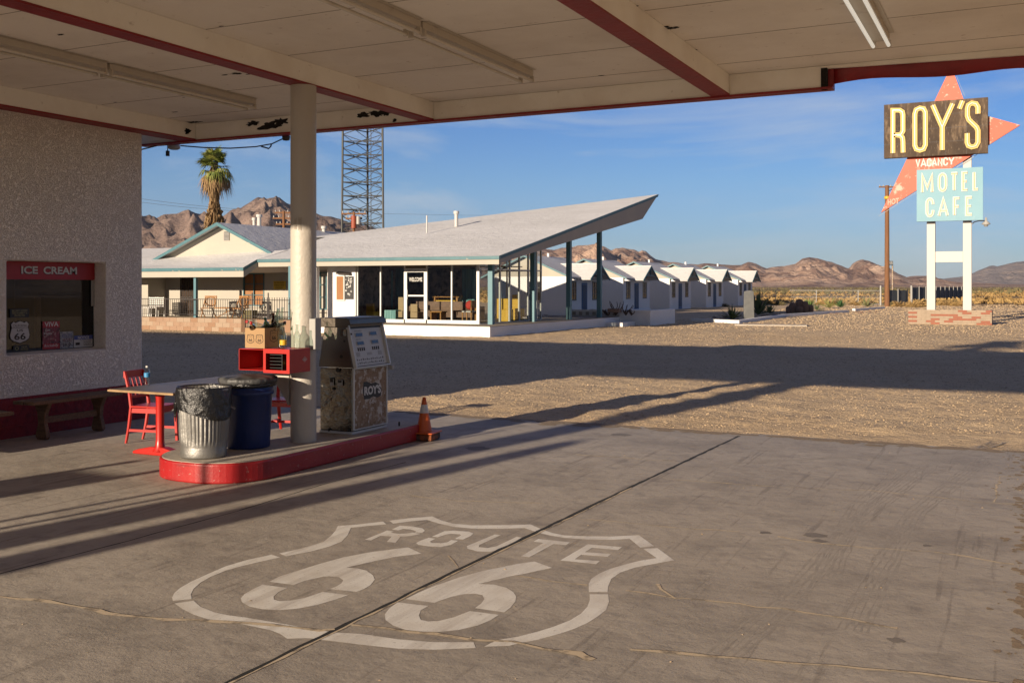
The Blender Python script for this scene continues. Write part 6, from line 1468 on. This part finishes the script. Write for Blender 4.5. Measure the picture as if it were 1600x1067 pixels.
spots=[(1185,474,.9),(1207,475.5,1.4),(1222,474.5,1.0),(1240,475,.9),(1285,476,1.0),(1304,476.5,1.5),(1318,475.5,1.1),(1336,477,1.3),(1352,476,1.0),(1410,479,1.6),(1424,479.5,1.8),(1436,479,1.5),(1448,477,1.1),(1474,477,1.6),(1486,477.5,1.7),(1495,478,1.2),(1522,470,1.5),(1540,471,1.8),(1560,471,1.6),(1578,471.5,1.9),(1595,471,1.6),(1403,478,1.0),(1464,476,.9),(1612,471,1.7),(1500,476,1.0)]
for i,(px,py,s) in enumerate(spots):
    x,y,_=G(px,py); o=bpy.data.objects.new('dry_bush',GM[i%3]); COL.objects.link(o); o.location=(x,y,-.04); o.scale=(s*1.25,s*1.25,s*.95); o.rotation_euler=(0,0,i*1.7)
    props(o,'golden dry desert bush among others near the fences','bush','golden dry bushes near the fences')
for i,(px,py,s) in enumerate([(1215,476.5,1.2),(1395,478,1.2),(1441,476,1.5),(1456,475,1.2),(1498,474,1.2),(1132,478.5,.8),(1176,475,.8)]):
    x,y,_=G(px,py); o=bpy.data.objects.new('dark_bush',SM[i%2]); COL.objects.link(o); o.location=(x,y,-.04); o.scale=(s*1.3,s*1.3,s); o.rotation_euler=(0,0,i*1.1)
    props(o,'dark grey green scrub bush among the golden bushes','bush','dark scrub bushes near the fences')
# far brush, one mass
rr=random.Random(4)
for nm,mt,cnt,rng_,hh,lab in (('yellow_brush',M_dryb,10000,(104,380),.85,'yellow dry brush covering the desert flat'),('creosote_scrub',M_sage,5500,(230,1500),1.5,'dark creosote scrub stretching to the mountains')):
    m=MB()
    for k in range(cnt):
        d=rng_[0]*(rng_[1]/rng_[0])**rr.random(); xc=d*rr.uniform(-.50,.62); x,y=W(xc,d)
        if x>-31 and x<-17 and y<112: continue
        if y<70 and x>-20 and d<112: continue
        cl=noise.noise(Vector((x*.02,y*.02,3)))
        if cl<(-.05 if mt is M_dryb else -.2): continue
        s=rr.uniform(.5,1.2)*hh*(.8+.5*rr.random()); nb=7
        for j in range(nb):
            a=rr.uniform(0,6.28); rr_=s*.5*rr.random(); b=Vector((x+math.cos(a)*rr_,y+math.sin(a)*rr_,rr.uniform(-.05,.25)*s)); u1=Vector((rr.gauss(0,1),rr.gauss(0,1),rr.gauss(0,.6))).normalized()*s*.22; u2=Vector((rr.gauss(0,.5),rr.gauss(0,.5),1)).normalized()*s*.28
            m.add([b-u1,b+u1,b+u1*.4+u2,b-u1*.5+u2*1.1],[(0,1,2,3)])
    o=m.build(nm,mt); props(o,lab,'brush',None,'stuff')
# ================= mountains =================
def interp(pr,x):
    for (a,b),(c,d) in zip(pr,pr[1:]):
        if a<=x<=c: return b+(d-b)*(x-a)/(c-a)
    return pr[0][1] if x<pr[0][0] else pr[-1][1]
def fbm(v,o=5): return noise.fractal(v,1.0,2.0,o)
def mountain(name,label,mt,prof,D,front,back,step,rows,amp,seed,fr=1.0,spur=1.0):
    px0,px1=prof[0][0],prof[-1][0]; n=int((px1-px0)/step)+1; m=MB(); vs=[];fs=[]
    for i in range(n):
        px=px0+(px1-px0)*i/(n-1)
        for j in range(rows):
            t=j/(rows-1); v=-1+1.45*t     # -1 foot, 0 crest, .45 behind
            d=D+(front*v if v<0 else back*v); 
            # spurs: shift the profile lookup with depth
            x,y,_=PD(px,447,d)
            wx=noise.noise(Vector((x*2.2/front,y*1.2/front,seed)))*spur*26*min(1,abs(v)*2.5)
            hgt=(HY-interp(prof,px+wx))/F*D
            u=abs(v); base=max(0,1-u) if v<0 else max(0,1-u*1.2)
            sh=base**1.15
            q=Vector((x*3.2/front,y*3.2/front,seed*1.7))
            rg=1-abs(noise.noise(q))*2; rg2=1-abs(noise.noise(q*2.3+Vector((5,2,1))))*2; rg3=1-abs(noise.noise(q*5.1))*2; rg4=noise.noise(q*12)
            w_=min(1,u*2.0)*min(1,(1-min(1,u))*2.2)
            nz_=(rg*.5+rg2*.32+rg3*.18+rg4*.16-.45)*amp*w_
            small=(rg3*.02+rg4*.03)*min(1,base*4)
            z=hgt*(sh+nz_*1.0+small)
            vs.append((x,y,max(-6,z)+H*0))
    for i in range(n-1):
        for j in range(rows-1):
            a=i*rows+j; fs.append((a,a+rows,a+rows+1,a+1))
    m.add(vs,fs,True); o=m.build(name,mt); o['kind']='structure'; o['label']=label; return o
def mmat(nm,c1,c2,c3,sc):
    return mat(nm,c1,.95,var=[(sc,c2,.44,.56,.9),(sc*3.5,c3,.5,.62,.8),(sc*12,c2,.5,.7,.5)],bump=[(sc*6,.7),(sc*25,.7)],spec=.1)
M_mtL=mmat('mountain_brown',(.30,.215,.18),(.19,.135,.115),(.38,.28,.23),.006)
M_mtR=mmat('mountain_tan',(.62,.42,.305),(.25,.155,.12),(.68,.49,.37),.0042)
M_mtF=mmat('mountain_far',(.36,.27,.21),(.28,.21,.17),(.40,.31,.25),.001)
PL=[(-500,400),(-250,385),(-60,370),(80,352),(150,348),(200,345),(225,341),(240,343),(258,336),(275,334),(292,329),(305,333),(318,334),(335,345),(352,335),(362,330),(375,326),(388,318),(402,310),(412,307),(425,309),(437,309),(450,317),(470,326),(490,334),(505,337),(530,342),(550,349),(575,353),(600,362),(640,372),(700,384),(760,392),(820,412),(870,447)]
mountain('mountain_range','dark brown mountains behind the palm and tower',M_mtL,PL,2300,900,1100,1.2,120,.72,3)
PR=[(640,440),(720,410),(780,395),(815,387),(846,387.5),(865,390),(885,386),(898,385),(912,383),(927,382),(938,384),(946,388),(953,391),(962,388),(977,387.5),(990,390),(998,393.6),(1003,391),(1009,393),(1016,399),(1024,404.6),(1043,408.5),(1055,410),(1072,412.5),(1090,412.5),(1100,411),(1108,411),(1135,414),(1150,414),(1158,413.5),(1163,411.5),(1169,409.5),(1176,410),(1182,412),(1190,416),(1198,419),(1206,417),(1215,415.5),(1225,416),(1236,413),(1243,411.5),(1254,404),(1265,401.5),(1272,403),(1279,404),(1290,407),(1299,409.5),(1308,413),(1316,415.5),(1322,418),(1327,419),(1332,412),(1338,408),(1348,405),(1356,407),(1364,410),(1374,414),(1383,419),(1390,423),(1397,427),(1406,431),(1414,433),(1422,431),(1431,430.6),(1448,430.3),(1458,434),(1473,438),(1496,440),(1530,441),(1558,443),(1600,443.5),(1700,444),(1800,447)]
mountain('mountain_range','tan and rust banded mountains behind the cabins and fence',M_mtR,PR,3300,1000,1000,1.0,120,.68,8)
PF=[(1300,446),(1400,442),(1468,436),(1485,434),(1500,432.5),(1510,430.6),(1520,427),(1530,422),(1540,418),(1549,415),(1558,416),(1566,415),(1578,411),(1586,409.5),(1600,408),(1640,402),(1700,410),(1800,404),(1950,418),(2150,412),(2400,425),(2800,428),(3400,432),(4200,446)]
mountain('mountain_range','pale hazy blue mountains at the far right horizon',M_mtF,PF,8500,1500,1500,6,40,.4,15)
# hills behind the camera on the +X side, seen mirrored in the shop window
m=MB(); n=160; rr=random.Random(9); vs=[];fs=[]
for i in range(n+1):
    az=R(20+ (130)*i/n); hh=60+90*(.5+.5*noise.noise(Vector((i*.07,1,2))))+40*noise.noise(Vector((i*.3,5,2)))
    for j,(d,k) in enumerate(((3600,0),(4100,.55),(4500,1),(5100,0))):
        vs.append((math.sin(az)*d*1.0,math.cos(az)*d,hh*k-4))
    if i:
        for j in range(3): a=(i-1)*4+j; fs.append((a,a+4,a+5,a+1))
m.add(vs,fs,True); struct('distant_hills',m,M_mtF,'low hills across the desert to the right')
# ================= unseen shapes added south of the forecourt to cast long shadows =================
palm(0,0,0,'unseen palm added to cast a long shadow across the forecourt',hz=9.5,xy=(-9.0,-6.0),rs=2)  # out of view, added only for its shadow over the slab
t=thing('stump_shadow_caster','unseen tapered trunk added to cast a shadow band on the forecourt','palm trunk',(-8.30,-6.0,0)); m=MB(); m.tube([(0,0,-.1),(0,0,2),(0,0,3.4),(0,0,4.0)],[.28,.25,.2,.12],14); m.build('trunk',M_trunk,t,world=False)  # made-up trunk, tapered so its shadow band thins out
t=thing('board_shadow_caster','unseen blank board on two posts added to cast a shadow patch','board',(-10.2,-2.0,0)); m=MB(); m.box(-.42,.42,-.03,.03,.5,2.15); m.build('board',M_wood,t,world=False)  # made-up board out of view, placed for its short wide shadow
for x in (-.36,.36): m=MB(); m.box(x-.05,x+.05,.031,.12,-.1,2.3); m.build('post',M_wood,t,world=False)
for x,h,l in ((-8.85,3.2,'taller'),(-8.6,2.7,'shorter')): m=MB(); m.tube([(x,-2,-.1),(x,-2,h)],.035,8); o=m.build('post_shadow_caster',M_grayp); props(o,l+' thin unseen post added to cast a shadow line','post')  # invented posts out of view that draw the narrow shadow lines

# ================= haze =================
m=MB(); m.box(-13000,13000,-6000,12500,-8,1100)
hm=bpy.data.materials.new('haze_air'); hm.use_nodes=True; nt=hm.node_tree; nt.nodes.clear()
pv=N(nt,'ShaderNodeVolumePrincipled'); pv.inputs['Color'].default_value=(.6,.76,1,1); pv.inputs['Density'].default_value=3e-5; pv.inputs['Anisotropy'].default_value=.1
ou=N(nt,'ShaderNodeOutputMaterial'); nt.links.new(pv.outputs[0],ou.inputs['Volume'])
o=m.build('haze',hm); props(o,'thin desert haze over the plain','haze',None,'stuff')
